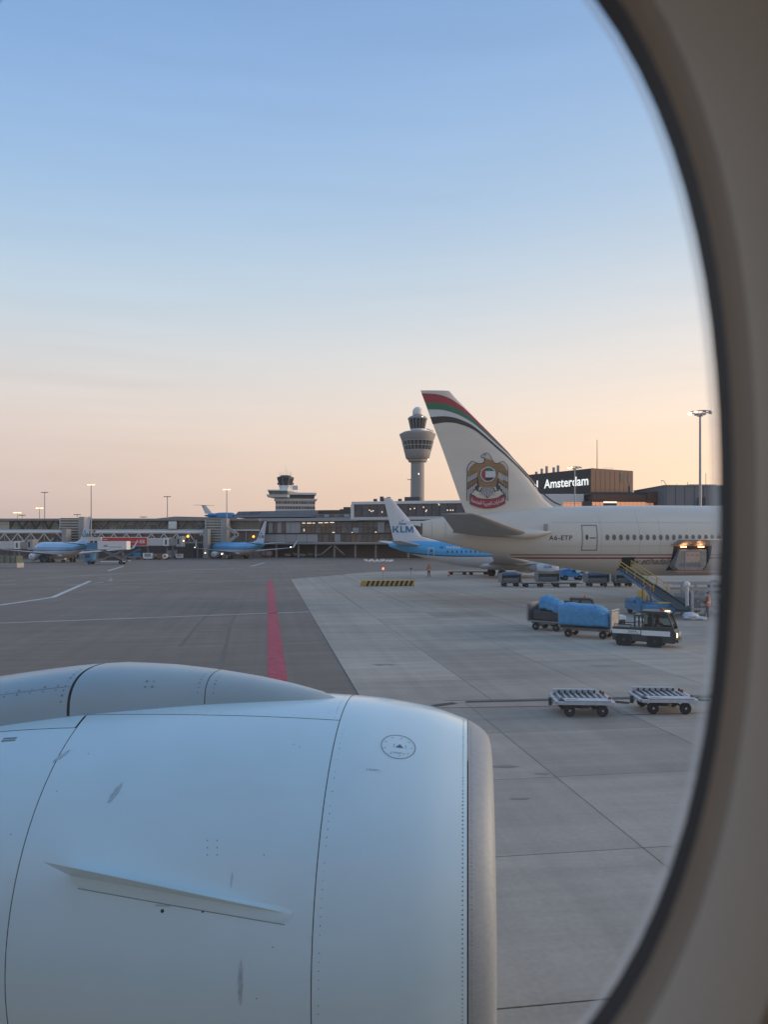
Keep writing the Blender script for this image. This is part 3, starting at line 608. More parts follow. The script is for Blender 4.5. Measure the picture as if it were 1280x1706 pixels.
# ---- centre terminal block
YC = R(-12.5); F2 = Front(392, 276, YC); ter = building('terminal', 'long terminal block of dark glass bays and grey panels raised on pillars', F2.x0, F2.y0, YC)
mb = MB(); F2.span(mb, 392, 800, 871, 903, .25, 40); mb.build('core', m_['dark'], ter)
mb = MB(); x0, x1 = F2(388, 900)[0], F2(800, 900)[0]; zA = F2(600, 862.6)[1]; zB = F2(600, 868.2)[1]
mb.span(x0, x1, -1.0, 40, zB, zA); mb.build('eave', m_['panelgrey'], ter, bevel=.15)
z0, z1 = F2(600, 907)[1], F2(600, 903.4)[1]; MB().span(x0, x1, -1.6, 40, z0, z1).build('floor_slab', m_['grey'], ter, bevel=.1)
zc = F2(600, 888.7)[1]; MB().span(x0, x1, -.25, .24, zc - .25, zc + .25).build('mid_rail', m_['dark'], ter)
gb, gw, gd, pg = m_['glassbrown'], m_['glasswarm'], m_['glass'], m_['panelgrey']
panes(ter, F2, 440, 484, 869.5, 888, 6, gb, .05, mats=[gb, pg, gb, pg, gb, pg])
panes(ter, F2, 484, 501, 869.5, 888, 1, pg, .12, name='wall_panel'); panes(ter, F2, 440, 530, 889.5, 903, 5, pg, .12, name='wall_panel')
panes(ter, F2, 501, 560, 869.5, 888, 7, gw, .05, rows=2, mats=[gb, gw, gw, gb, gw, gw, gb]); panes(ter, F2, 560, 660, 869.5, 888, 11, gd, .05, rows=2, mats=[gd, gb, gd, gd, gb])
panes(ter, F2, 660, 790, 869.5, 888, 11, gd, .05, rows=2, mats=[gd, gd, gb]); panes(ter, F2, 530, 660, 889.5, 903, 14, gb, .05, mats=[gb, gb, gw, gb]); panes(ter, F2, 660, 790, 889.5, 903, 12, gb, .05, mats=[gb, gw, gb])
for a, b, y0, y1 in ((588, 598, 879, 888), (630, 641, 869.5, 887), (558, 567.5, 890, 902.5)): q = MB(); F2.span(q, a, b, y0, y1, -.2, -.1); q.build('wall_panel', pg, ter)
for a, b, y in ((504, 509, 871), (512, 519, 871), (521, 525, 871), (531, 538, 870.5), (541, 547, 870.3), (550, 557, 870), (554, 558, 886.5), (586, 588, 886.5), (625, 628, 886), (690, 696, 871), (740, 746, 870)):
    q = MB(); F2.span(q, a, b, y, y + 1.0, -.18, -.1); q.build('ceiling_light', m_['ceil'], ter)
MB().span(*[F2(x, 880)[0] for x in (505.5, 509)], -.2, -.13, F2(507, 885.5)[1], F2(507, 878.5)[1]).build('gate_number_board', m_['dark'], ter)
ga = F2(506, 885)
text('gate_number', '5', m_['ceil'], ter, lambda u, v: (ga[0] + u, -.24, ga[1] + v), .5, .02)
for px in (403, 460, 497, 526, 557, 592, 626, 680, 720, 760):
    x = F2(px, 910)[0]; MB().cyl((x, .3, 0), (x, .3, z0), .35, n=10).build('pillar', m_['grey'], ter)
for a, b in ((536, 554), (575, 558)):
    A, B = F2(a, 924), F2(b, 909); MB().bar((A[0], -.6, max(.2, A[1])), (B[0], -.6, B[1]), .35).build('brace', m_['grey'], ter)
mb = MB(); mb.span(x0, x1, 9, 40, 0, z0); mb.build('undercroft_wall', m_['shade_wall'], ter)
# left part: restaurant band with people behind railings
q = MB(); F2.span(q, 385, 440, 869, 884, -2.2, -.3); q.build('balcony_front', m_['glassbrown'], ter)
panes(ter, F2, 386, 440, 870, 880, 6, gd, 2.3, mats=[gd, gb, gd]); q = MB(); F2.span(q, 385, 440, 880.5, 884.5, -2.6, -2.25); q.build('balcony_rail', m_['grey'], ter)
for k in range(6): q = MB(); F2.span(q, 390 + k * 9, 391.4 + k * 9, 869, 880, -2.7, -2.4); q.build('mullion', m_['offwhite'], ter)
q = MB(); F2.span(q, 385, 438, 885.5, 888.5, -3, -.3); q.build('pipe_duct', m_['concrete_wall'], ter)
# stepped roofs above the eave
A, B = F2(386, 862), F2(523, 862); C1, C2 = F2(388, 854), F2(470, 848.5)
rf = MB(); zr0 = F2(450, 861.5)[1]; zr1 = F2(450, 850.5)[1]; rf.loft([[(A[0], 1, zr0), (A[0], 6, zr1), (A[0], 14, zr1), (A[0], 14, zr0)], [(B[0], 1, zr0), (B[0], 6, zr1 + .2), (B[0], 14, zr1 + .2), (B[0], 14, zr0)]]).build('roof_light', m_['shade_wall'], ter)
for k in range(13):
    t = (k + .5) / 13; x = A[0] + (B[0] - A[0]) * t; hw = (B[0] - A[0]) / 26 - .12; dz = zr1 - zr0; f_ = lambda xx, s: (xx, 1 + 5 * s - .06, zr0 + dz * s + .05)
    MB().face([f_(x - hw, .38), f_(x + hw, .38), f_(x + hw, .95), f_(x - hw, .95)]).build('roof_pane', m_['roofglass'] if 'roofglass' in MATS else mat('roofglass', (.105, .105, .105), .6, rand=.4), ter)
mb = MB(); F2.span(mb, 515, 590, 855.5, 862.4, 2.0, 20); mb.build('plant_deck', m_['midgrey'], ter); panes(ter, F2, 521, 588, 856.5, 861, 8, gb, -1.9, mats=[gb, gd, m_['panelgrey'], gb])
mb = MB(); F2.span(mb, 508, 590, 848.5, 854, 6, 24); mb.build('dark_roof', m_['dark'], ter)
for a, b, y in ((562, 573, 843), (577, 587, 843.5), (556, 560, 846.5)): mb = MB(); F2.span(mb, a, b, y, 849.5, 8, 12); mb.build('roof_unit', m_['dark'], ter)
mb = MB(); F2.span(mb, 502, 513.5, 851, 853.2, 5.2, 6.2); mb.build('white_vent', m_['white'], ter)
# white framed lounge box on the roof
F3 = Front(588, 236, R(-14)); lo_ = building('rooftop_lounge', 'white framed glass lounge box on the terminal roof beneath the round control tower', F3.x0, F3.y0, R(-14))
za, zb = F3(588, 836)[1], F3(588, 860)[1]; xa_, xb_ = 0, F3(800, 850)[0]
MB().span(0, xb_, .3, 16, zb - .3, za - .5).build('core', m_['dark'], lo_); MB().span(-.3, xb_, -.6, 16.5, za - .9, za).build('roof', m_['white'], lo_, bevel=.12); MB().span(-.5, .5, -.6, 16, zb - 1, za - .91).build('end_frame', m_['white'], lo_); MB().span(.51, xb_, -.6, 16, zb - 1.2, zb - .3).build('sill', m_['offwhite'], lo_)
for k in range(16):
    w_ = (xb_ - .6) / 16; piece('window_pane', (w_ - .14, .06, za - zb - .75), m_['bluedusk'] if 'bluedusk' in MATS else mat('bluedusk', (.07, .08, .092), .1, ns=.6, na=.35, rand=.2), lo_, (.6 + w_ * (k + .5), -.05, (za + zb) / 2 - .55))
for px, py in ((616, 850), (619, 852), (622, 851), (637, 853), (684, 848), (691, 847), (710, 852), (711, 850), (731, 839), (732, 841), (706, 845), (746, 850), (751, 850), (755, 850)):
    a, b = F3(px, py); MB().box((a, -.12, b), (.28, .05, .3)).build('interior_lamp', m_['ceil'], lo_)
mb = MB()
for px, h in ((618, 1.1), (629, 1.8), (633, 1.2), (641, 1.6), (660, 1.0)): a = F3(px, 840)[0]; MB().span(a - .5, a + .5, 5, 6, za, za + h).build('roof_vent', m_['dark'], lo_)
a, b = F3(667, 840)[0], F3(693, 840)[0]; MB().span(a, b, 6, 9, za, za + 1.6).build('roof_plant', m_['dark'], lo_); MB().cyl(((a + b) / 2, 7, za + 1.6), ((a + b) / 2, 7, za + 4), .08, n=5).build('aerial', m_['dark'], lo_)

# ---- old control tower on its office block
F4 = Front(459, 335, R(8)); ob = building('office_block', 'grey and white banded office block with the old control cab cantilevered on top', F4.x0, F4.y0, R(8))
xr = F4(525, 830)[0]; H = F4(459, 831)[1]; dep = 14
def lz(py): return F4(490, py)[1]
MB().span(0, xr, 0, dep, 0, H).build('wall', m_['offwhite'], ob)
for y0, y1, nm in ((835, 839.5, 'band'), (843.5, 848, 'band')):
    for k in range(14):
        w_ = xr / 14; piece('window', (w_ - .12, .08, lz(y0) - lz(y1)), gd if (k * 7 + int(y0)) % 3 else gb, ob, (w_ * (k + .5), -.03, (lz(y0) + lz(y1)) / 2))
    for k in range(7): w_ = dep / 7; piece('side_window', (.08, w_ - .15, lz(y0) - lz(y1)), m_['sidewin'] if 'sidewin' in MATS else mat('sidewin', (.30, .25, .19), .25, rand=.5), ob, (xr + .03, w_ * (k + .5), (lz(y0) + lz(y1)) / 2))  # peach sky reflection put into the colour of the side panes
MB().span(-.5, xr + 1.0, -.5, dep + .5, lz(832.5), lz(831)).build('cornice', m_['white'], ob)
MB().span(xr * .32, xr - .2, 1, dep - 1, H, lz(824)).build('top_storey', m_['dark'], ob); MB().span(xr * .28, xr + .6, .2, dep, lz(823.9), lz(820.5)).build('top_roof', m_['white'], ob)
a0_, a1_ = F4(445, 826)[0], F4(498, 826)[0]
MB().loft([[(a0_ + .3, -1, lz(829)), (a1_ - 5, -2, lz(829)), (a1_, 12, lz(829)), (a0_ + 4, 12, lz(829))], [(a0_ - .3, -1.5, lz(824.5)), (a1_ - 5, -2.5, lz(824.5)), (a1_, 12, lz(824.5)), (a0_ + 4, 12, lz(824.5))]]).build('cantilever_deck', m_['white'], ob)
MB().loft([[(a0_ + 1, -.6, lz(824.4)), (a1_ - 5, -1.6, lz(824.4)), (a1_ - .5, 11, lz(824.4)), (a0_ + 5, 11, lz(824.4))], [(a0_ + .4, -1.0, lz(818.3)), (a1_ - 5, -2.0, lz(818.3)), (a1_ - .5, 11, lz(818.3)), (a0_ + 5, 11, lz(818.3))]]).build('observation_glazing', m_['glassgreen'], ob)
MB().loft([[(a0_, -1.4, lz(818.2)), (a1_ - 5, -2.4, lz(818.2)), (a1_, 11.5, lz(818.2)), (a0_ + 4, 11.5, lz(818.2))], [(a0_ + .4, -1.2, lz(816.4)), (a1_ - 5, -2.0, lz(816.4)), (a1_, 11, lz(816.4)), (a0_ + 4.4, 11, lz(816.4))]]).build('observation_roof', m_['white'], ob)
cx = F4(476, 800)[0]; cy = 4
def oct_(r, zz, rot=0): return [(cx + r * math.cos(rot + k * math.pi / 4), cy + r * math.sin(rot + k * math.pi / 4), zz) for k in range(8)]
ro = math.pi / 8
MB().loft([oct_(2.9, lz(816.3), ro), oct_(2.9, lz(812), ro), oct_(3.2, lz(808.2), ro)]).build('cab_base', m_['white'], ob)
cab = MB().loft([oct_(2.8, lz(808.1), ro), oct_(3.75, lz(797), ro)]).build('control_cab', m_['glass'], ob)
for k in range(8):
    t = ro + k * math.pi / 4; f_ = lambda r, zz: (cx + r * math.cos(t), cy + r * math.sin(t), zz); MB().bar(f_(2.85, lz(808)), f_(3.8, lz(797)), .22).build('cab_mullion', m_['grey'], cab)
    t2 = t + math.pi / 8; MB().bar((cx + 2.68 * math.cos(t2), cy + 2.68 * math.sin(t2), lz(806.5)), (cx + 2.9 * math.cos(t2), cy + 2.9 * math.sin(t2), lz(803)), 1.6, .04).build('cab_blind', m_['roofglass'], cab)
MB().loft([oct_(3.95, lz(796.9), ro), oct_(4.0, lz(794.6), ro), oct_(2.6, lz(793), ro), oct_(2.3, lz(791.2), ro)]).build('cab_roof', m_['dark'], ob)
for k, (dx, h) in enumerate(((-2.6, 2.2), (-1.9, 1.4), (-1.0, 2.0), (.1, 4.0), (.9, 2.4), (1.9, 1.8), (2.5, 1.5))): MB().cyl((cx + dx, cy + (k % 3 - 1) * .8, lz(793)), (cx + dx, cy + (k % 3 - 1) * .8, lz(791.2) + h), .07, .04, n=5).build('antenna', m_['grey'], ob)
MB().box((cx + 4.2, cy, lz(811.5)), (2.4, 2.4, 1.8)).build('roof_plant', m_['offwhite'], ob, bevel=.1)

# ---- round control tower
tx = P(696, 0, 547).x; tow = thing('control_tower', 'tall round concrete control tower with flared head, glass cab and white dome', 'tower', (tx, 547, 0))
tz = lambda py: P(0, py, 547).z
mat('towerconc', (.31, .30, .29), .7, ns=.15, na=.06); tc_ = m_['towerconc']
MB().lathe([(4.75, 0), (4.75, tz(769.5))], n=40).build('shaft', tc_, tow, True)
MB().lathe([(6.4, tz(769.8)), (6.9, tz(766.5)), (6.9, tz(765.4)), (7.6, tz(765.4)), (8.3, tz(764)), (9.6, tz(752)), (9.6, tz(751.6))], n=48).build('lower_collar', tc_, tow, True)
MB().lathe([(9.2, tz(752)), (11.0, tz(735))], n=48).build('glass_floor', m_['glass'], tow, True)
for k in range(24):
    t = 2 * math.pi * k / 24
    f_ = lambda r, py: (r * math.cos(t), r * math.sin(t), tz(py)); MB().bar(f_(9.5, 751.5), f_(11.25, 735.5), .28).build('mullion', m_['offwhite'], tow)
for py, r in ((751.2, 9.75), (743.3, 10.35), (735.6, 11.25)): MB().lathe([(r, tz(py) - .18), (r + .15, tz(py)), (r, tz(py) + .18)], n=48, c0=False, c1=False).build('ring_rail', m_['offwhite'], tow)
MB().lathe([(11.2, tz(734.9)), (11.5, tz(733.5)), (12.95, tz(725)), (12.9, tz(723.8)), (10.2, tz(720.3)), (5, tz(719.3))], n=48).build('upper_collar', tc_, tow, True)
MB().lathe([(5.1, tz(719.8)), (5.1, tz(715.2))], n=32).build('cab_base', m_['offwhite'], tow, True)
c2 = MB().lathe([(5.0, tz(715.1)), (5.5, tz(711)), (6.5, tz(699))], n=32).build('control_cab', m_['glass'], tow, True)
for k in range(16):
    t = 2 * math.pi * (k + .5) / 16; f_ = lambda r, py: (r * math.cos(t), r * math.sin(t), tz(py)); MB().bar(f_(5.25, 714.5), f_(6.65, 699), .2).build('cab_mullion', m_['offwhite'], c2)
MB().lathe([(5.55, tz(706.6)), (5.75, tz(706.6)), (5.85, tz(705.2)), (5.65, tz(705.2))], n=32).build('blind_band', m_['teal'] if 'teal' in MATS else mat('teal', (.18, .30, .30), .4), c2, True)
MB().lathe([(6.9, tz(698.9)), (7.0, tz(697)), (5.3, tz(694)), (3.6, tz(692.6)), (3.4, tz(691))], n=32).build('cab_roof', tc_, tow, True)
dm = [(3.35, tz(691.5)), (3.55, tz(689.5))] + [(3.62 * math.cos(a), tz(686.5) + 3.62 * math.sin(a)) for a in (0, .3, .6, .9, 1.2, 1.45)] + [(.05, tz(686.5) + 3.62)]
MB().lathe(dm, n=32).build('radar_dome', m_['white'], tow, True)
MB().bar((6, -6, tz(716.5)), (11, -4, tz(720)), .5).build('crane_arm', m_['grey'], tow)
for px, py, r in ((697.5, 790.5, 4.85), (703.3, 696.6, 6.9), (713.5, 766, 7.8)): MB().box(((px - 696) / FPX * 547, -math.sqrt(max(0, r * r - ((px - 696) / FPX * 547) ** 2)) - .1, tz(py)), (.4, .3, .5)).build('marker_light', m_['lamp_white'], tow)

# ---- building with the lit airport name, and its neighbours
cn = P(984, 845, 300); yl = math.atan2(-26, (cn.x - P(888, 0, 326).x)); L1 = 60
nb = building('name_building', 'black box building carrying the white lit airport name, brown clad on its right side', cn.x, 300, 0)
ZT, ZB = P(0, 780.5, 300).z, P(0, 820, 300).z; dl = Vector((P(888, 0, 326).x - cn.x, 26, 0)).normalized(); dr = Vector((P(1055, 0, 312).x - cn.x, 12, 0)).normalized()
pA = dl * L1; pB = dr * ((P(1055, 0, 312).x - cn.x) / dr.x); nl = Vector((-dl.y, dl.x, 0)); nl = nl if nl.y < 0 else -nl; nr = Vector((dr.y, -dr.x, 0))
back = Vector((0, 40, 0))
MB().loft([[tuple(v + Vector((0, 0, zz))) for v in (Vector(), pB, pB + pA, pA)] for zz in (ZB, ZT)]).build('dark_box', m_['darkclad'], nb)
k = MB()
for i in range(9): a = pB * (i / 9 + .004) + nr * .12; b = pB * ((i + 1) / 9 - .004) + nr * .12; MB().add([(a.x, a.y, ZB - .4), (b.x, b.y, ZB - .4), (b.x, b.y, ZT + .15), (a.x, a.y, ZT + .15)], [(0, 1, 2, 3)]).build('cladding_panel', m_['brownclad'], nb)
for t0, t1 in ((.69, .775), (.86, .945)): a = pB * t0 + nr * .2; b = pB * t1 + nr * .2; MB().add([(a.x, a.y, P(0, 803, 305).z), (b.x, b.y, P(0, 803, 305).z), (b.x, b.y, P(0, 787, 305).z), (a.x, a.y, P(0, 787, 305).z)], [(0, 1, 2, 3)]).build('tall_window', m_['dark'], nb)
MB().bar(pB * .93 + nr * .3 + Vector((0, 0, ZB + .3)), pB * .93 + nr * .3 + Vector((0, 0, P(0, 808, 306).z)), .5).build('downpipe', m_['offwhite'], nb)
def nmap(off, h):   # letters stand on the left face, reading left to right
    return lambda u, v: tuple(-dl * u + dl * off + nl * .25 + Vector((0, 0, h + v)))
w_am = (Vector((P(907, 0, 320).x - P(981.5, 0, 300.7).x, 19.5, 0))).length
for word, off_, ww_ in (('Schiphol', w_am * 1.985, w_am * .80), ('Amsterdam', w_am + .8, w_am)): text('sign_lettering', word, m_['letters'], nb, nmap(off_, P(0, 812.5, 312).z + .3), ww_, .014, height=4.8 if word[0] == 'S' else 3.75)
MB().loft([[tuple(v + Vector((0, 0, zz))) for v in (nl * -2 + dl * 1, pB * .9 - nr * 2, pB + pA - dl * 10, pA)] for zz in (0, ZB)]).build('lower_core', m_['dark'], nb)
for i, (t, h) in enumerate(((.71, 1.2), (.63, 2.2), (.56, 3.0), (.46, 2.2), (.40, 2.8))): v = dl * (t * 40); MB().cyl((v.x, v.y + 3, ZT), (v.x, v.y + 3, ZT + h), .55, n=8).build('roof_vent', m_['grey'], nb)
v = pB * .12; MB().cyl((v.x + 1, 3, ZT), (v.x + 1, 3, P(0, 733, 303).z), .16, .1, n=6).build('radio_mast', m_['dark'], nb)
for i in range(5): v = pB * (.35 + i * .05); MB().cyl((v.x, v.y + 2, ZT), (v.x, v.y + 2, ZT + 1.2), .07, n=5).build('roof_rail_post', m_['grey'], nb)
F5 = Front(880, 290, R(-2)); wb = building('white_annex', 'low white ribbed annex with orange glowing windows below the lit airport name', F5.x0, 290, R(-2))
mb = MB(); F5.span(mb, 880, 973, 823, 931, 0, 8); mb.build('wall', m_['white'], wb)
for k in range(5): q = MB(); F5.span(q, 880, 973, 826 + k * 3.2, 826.5 + k * 3.2, -.08, -.004); q.build('rib', m_['offwhite'], wb)
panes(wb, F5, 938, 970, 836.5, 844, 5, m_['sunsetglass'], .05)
F6 = Front(975, 286, R(4)); bb = building('brown_wing', 'low brown clad wing with a row of orange glowing windows', F6.x0, 286, R(4))
mb = MB(); F6.span(mb, 975, 1110, 835, 931, .3, 20); mb.build('core', m_['dark'], bb)
mb = MB(); F6.span(mb, 987, 1082, 824, 834.5, 0, 18); mb.build('band', m_['brownclad'], bb, bevel=.05); mb = MB(); F6.span(mb, 1078, 1108, 819.5, 838, -1.5, 18); mb.build('end_bay', m_['brownclad'], bb, bevel=.05); mb = MB(); F6.span(mb, 985, 1080, 820, 823.8, .5, 18); mb.build('dark_parapet', m_['dark'], bb)
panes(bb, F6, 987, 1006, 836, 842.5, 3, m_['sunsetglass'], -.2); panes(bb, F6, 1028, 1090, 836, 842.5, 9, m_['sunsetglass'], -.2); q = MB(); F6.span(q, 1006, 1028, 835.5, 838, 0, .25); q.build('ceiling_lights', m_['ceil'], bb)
F7 = Front(1108, 280, R(3)); gb_ = building('grey_shed', 'plain dark grey flat topped building at the right beside the window frame', F7.x0, 280, R(3))
mb = MB(); F7.span(mb, 1108, 1300, 809.5, 931, 0, 30); mb.build('wall', m_['midgrey'], gb_)
for k in range(12): q = MB(); F7.span(q, 1110 + k * 15.6, 1110.5 + k * 15.6, 811, 931, -.1, -.004); q.build('panel_joint', m_['dark'], gb_)
mb = MB(); F7.span(mb, 1107, 1300, 808.3, 809.6, -.3, 30); mb.build('parapet', m_['grey'], gb_); q = MB(); F7.span(q, 1163, 1173, 829, 842, -1.2, -.1); q.build('hatch', m_['dark'], gb_)
q = MB(); F7.span(q, 1155, 1200, 806, 808.4, 3, 9); q.build('roof_plant', m_['grey'], gb_)
for px, py in ((1152, 802), (1183, 787), (1134, 805)): a, b = F7(px, py); MB().cyl((a, 3, F7(px, 808.5)[1]), (a, 3, b), .09, n=5).build('aerial', m_['dark'], gb_)
a, b = F7(1101, 805); MB().tube([(a + 2.5, -.5, F7(1108, 812)[1]), (a + 1, -.5, b + .8), (a + .2, -.5, b + 1), (a, -.5, b + .4)], .1).build('camera_arm', m_['grey'], gb_)

# ---- light masts
def mast(label, px, ytop, Y, style='bar', lit=False, r=.14, base=0):
    t = P(px, ytop, Y); o = thing('light_mast', label, 'light mast', (t.x, Y, 0), 0, 'apron light masts'); h = t.z
    MB().cyl((0, 0, 0), (0, 0, h), r * 1.5, r, n=10).build('pole', m_['galv'], o, True); k = Y / 200
    if style == 'crown':
        MB().lathe([(.6, h - .3), (.6, h), (.3, h + .1)], n=14).build('collar', m_['galv'], o); ring = [(2.0 * math.cos(a * math.pi / 8), 2.0 * math.sin(a * math.pi / 8), h + .5) for a in range(17)]; MB().tube(ring, .09).build('crown_ring', m_['galv'], o)
        for a in range(8):
            t2 = a * math.pi / 4; c, s = math.cos(t2), math.sin(t2); MB().bar((0, 0, h), (2 * c, 2 * s, h + .5), .08).build('arm', m_['galv'], o)
            MB().box((2.0 * c, 2.0 * s, h + .3), (.5, .5, .28), t2).build('floodlight', m_['lamp_on'] if lit and a in (4, 5, 3) else m_['grey'], o)
    else:
        MB().bar((-.9 * k, 0, h), (.9 * k, 0, h), .09 * k).build('crossarm', m_['galv'], o)
        for x in (-.95, -.35, .35, .95):
            MB().box((x * k * .8, -.1, h - .1 * k), (.3 * k, .3 * k, .16 * k)).build('floodlight', m_['lamp_on'] if lit else m_['grey'], o)
    return o
mast('tallest light mast, ringed crown head, right of the brown buildings', 1167, 691, 150, 'crown', True, .20)
mast('lit mast standing in front of the airport name lettering', 958, 781, 250, 'crown', True, .16)
mast('mast with the brightest glowing lamps, beside the small blue jet', 378, 815, 262, 'bar', True)
mast('tall mast with glowing lamps behind the left blue jet', 152, 807, 250, 'bar', True)
mast('unlit tall mast left of the glowing tall mast', 74.5, 820, 280); mast('unlit mast above the pier midway along the red banner walkway', 279, 827, 280)
mast('short mast with glowing lamps above the pier roof', 66, 846, 330, 'bar', True); mast('farthest left mast with glowing lamps', 29, 853.5, 380, 'bar', True)
mast('small unlit mast just right of the farthest left lamps', 37, 858, 400); mast('small unlit mast above the left stair tower', 129, 857, 400); mast('tiny unlit mast above the pier by the red banner', 239, 861, 420); mast('slim mast standing beside the shaft of the round control tower', 685, 798.5, 300, 'bar', False, .18)
# ------------------------------------------------------------------ aircraft
def lerp_st(st, x):
    x = min(max(x, st[0][0]), st[-1][0])
    for a, b in zip(st, st[1:]):
        if a[0] <= x <= b[0]:
            t = (x - a[0]) / (b[0] - a[0]); return [p + (q - p) * t for p, q in zip(a[1:], b[1:])]
def smooth_st(st, sub=3):
    out = []
    for i in range(len(st) - 1):
        p0, p1, p2, p3 = st[max(i - 1, 0)], st[i], st[i + 1], st[min(i + 2, len(st) - 1)]
        for k in range(sub):
            t = k / sub; row_ = [p1[0] + (p2[0] - p1[0]) * t]
            for c in range(1, len(p1)):
                h = p2[0] - p1[0]; m1 = (p2[c] - p0[c]) / (p2[0] - p0[0]) * h; m2 = (p3[c] - p1[c]) / (p3[0] - p1[0]) * h
                row_.append((2*t**3 - 3*t*t + 1) * p1[c] + (t**3 - 2*t*t + t) * m1 + (-2*t**3 + 3*t*t) * p2[c] + (t**3 - t*t) * m2)
            out.append(tuple(row_))
    out.append(st[-1]); return out
def body(st, n=40):
    return MB().loft([[(x, -ry * math.sin(2 * math.pi * k / n), zc + rz * math.cos(2 * math.pi * k / n)) for k in range(n)] for x, zc, rz, ry in st])
def skin(st, side=-1, off=.02):
    """printing surface: (x, z) -> point just outside the fuselage side"""
    def f(x, zz):
        zc, rz, ry = lerp_st(st, x); q = max(-.98, min(.98, (zz - zc) / rz)); return (x, side * (ry * math.sqrt(1 - q * q) + off), zz)
    return f
def grid_patch(f, x0, x1, z0, z1, nx=2, nz=3):
    return MB().loft([[f(x0 + (x1 - x0) * i / nx, z0 + (z1 - z0) * j / nz) for j in range(nz + 1)] for i in range(nx + 1)], False, False, False)
def oval(f, x, zz, a, b, n=10): return MB().face([f(x + a * math.cos(2 * math.pi * k / n), zz + b * math.sin(2 * math.pi * k / n)) for k in range(n)])
def outline(f, x0, x1, z0, z1, w_):
    mb = MB()
    for a, b, c, d in ((x0, x1, z0, z0 + w_), (x0, x1, z1 - w_, z1), (x0, x0 + w_, z0 + w_, z1 - w_), (x1 - w_, x1, z0 + w_, z1 - w_)):
        mb.loft([[f(a + (b - a) * i, c + (d - c) * j / 4) for j in range(5)] for i in range(2)], False, False, False)
    return mb
FINP = [(0, 0), (.015, .38), (.07, .75), (.2, 1), (.4, .98), (.65, .62), (.85, .27), (1, .03)]
def fin_surface(secs, off=.03):
    """(x, z) -> y half thickness of a fin given as (z, xLE, xTE, half thickness)"""
    def f(x, zz, side=-1):
        zz_ = min(max(zz, secs[0][0]), secs[-1][0])
        for a, b in zip(secs, secs[1:]):
            if a[0] <= zz_ <= b[0]:
                t = (zz_ - a[0]) / (b[0] - a[0]); le, te, th = [a[i] + (b[i] - a[i]) * t for i in (1, 2, 3)]; break
        u = min(1, max(0, (le - x) / (le - te)))
        for (p, q), (r, s) in zip(FINP, FINP[1:]):
            if p <= u <= r: h = q + (s - q) * (u - p) / (r - p); break
        return (x, side * (th * h + off), zz)
    return f
def wheelset(parent, x, y, r, w_, h0, axle=.5, n=2, rows=(0,)):
    st = MB().cyl((x, y, r), (x, y, h0), r * .22, n=8).build('landing_gear', m_['grey'], parent)
    for dx in rows:
        for s in ((-1, 1) if n == 2 else (0,)):
            t = MB().lathe([(r * .55, -w_ / 2), (r * .92, -w_ / 2), (r, -w_ * .3), (r, w_ * .3), (r * .92, w_ / 2), (r * .55, w_ / 2)], (x + dx, y + s * axle, r), 'y', 18).build('tyre', m_['rubber'], st, True)

# ---- big white wide-body in the middle distance, nose to the right
EY = R(7.5); FE = Front(703, 66, EY)
eti = thing('wide_body_jet', 'white wide-body airliner with an eagle crest on its striped tail fin', 'airliner', (FE.x0, FE.y0, 0), EY)
def eti_paint():
    m = bpy.data.materials.new('eti_paint'); m.use_nodes = True; MATS['eti_paint'] = m; t = m.node_tree; L = t.links.new; n = t.nodes.new; b = t.nodes['Principled BSDF']
    co = n('ShaderNodeTexCoord'); sx = n('ShaderNodeSeparateXYZ'); L(co.outputs['Object'], sx.inputs[0])
    ns_ = n('ShaderNodeTexNoise'); ns_.inputs['Scale'].default_value = .5; ns_.inputs['Detail'].default_value = 7; mp_ = n('ShaderNodeMapping'); mp_.inputs['Scale'].default_value = (.35, 1.6, 1.6); L(co.outputs['Object'], mp_.inputs[0]); L(mp_.outputs[0], ns_.inputs['Vector'])
    mr_ = n('ShaderNodeMapRange'); mr_.inputs[3].default_value = .84; mr_.inputs[4].default_value = 1.1; L(ns_.outputs[0], mr_.inputs[0])
    vs = n('ShaderNodeVectorMath'); vs.operation = 'SCALE'; vs.inputs[0].default_value = (.69, .625, .53); L(mr_.outputs[0], vs.inputs['Scale']); cur = vs.outputs[0]
    def band(z0, z1, c, cur):
        a = n('ShaderNodeMath'); a.operation = 'COMPARE'; L(sx.outputs[2], a.inputs[0]); a.inputs[1].default_value = (z0 + z1) / 2; a.inputs[2].default_value = (z1 - z0) / 2
        g = n('ShaderNodeMath'); g.operation = 'GREATER_THAN'; L(sx.outputs[0], g.inputs[0]); g.inputs[1].default_value = 7.6
        mu = n('ShaderNodeMath'); mu.operation = 'MULTIPLY'; L(a.outputs[0], mu.inputs[0]); L(g.outputs[0], mu.inputs[1])
        mx_ = n('ShaderNodeMix'); mx_.data_type = 'RGBA'; L(mu.outputs[0], mx_.inputs[0]); L(cur, mx_.inputs[6]); mx_.inputs[7].default_value = (*c, 1); return mx_.outputs[2]
    cur = band(3.66, 3.80, (.34, .03, .035), cur); cur = band(3.94, 4.07, (.30, .23, .17), cur)
    L(cur, b.inputs['Base Color']); b.inputs['Roughness'].default_value = .48; b.inputs['Coat Weight'].default_value = .15; return m
eti_paint(); ep = m_['eti_paint']
raw = [(703, 868.5, 893), (722, 865, 899), (747, 861.5, 905.5), (786, 857, 916), (839, 851, 926.5), (900, 846, 937.5), (960, 843.5, 949.5), (1020, 842.3, 956.5), (1080, 842, 959)]
est = []
for px, a, b in raw:
    x, z1 = FE(px, a); _, z0 = FE(px, b); rz = (z1 - z0) / 2; est.append((x, (z0 + z1) / 2, rz, rz * (.35 + .62 * min(1, max(0, (x - 0) / 9))) if x < 9 else rz * (.97 + .03 * min(1, (x - 9) / 10))))
_, zc_, rz_, _ = est[-1]; x_ = est[-1][0]
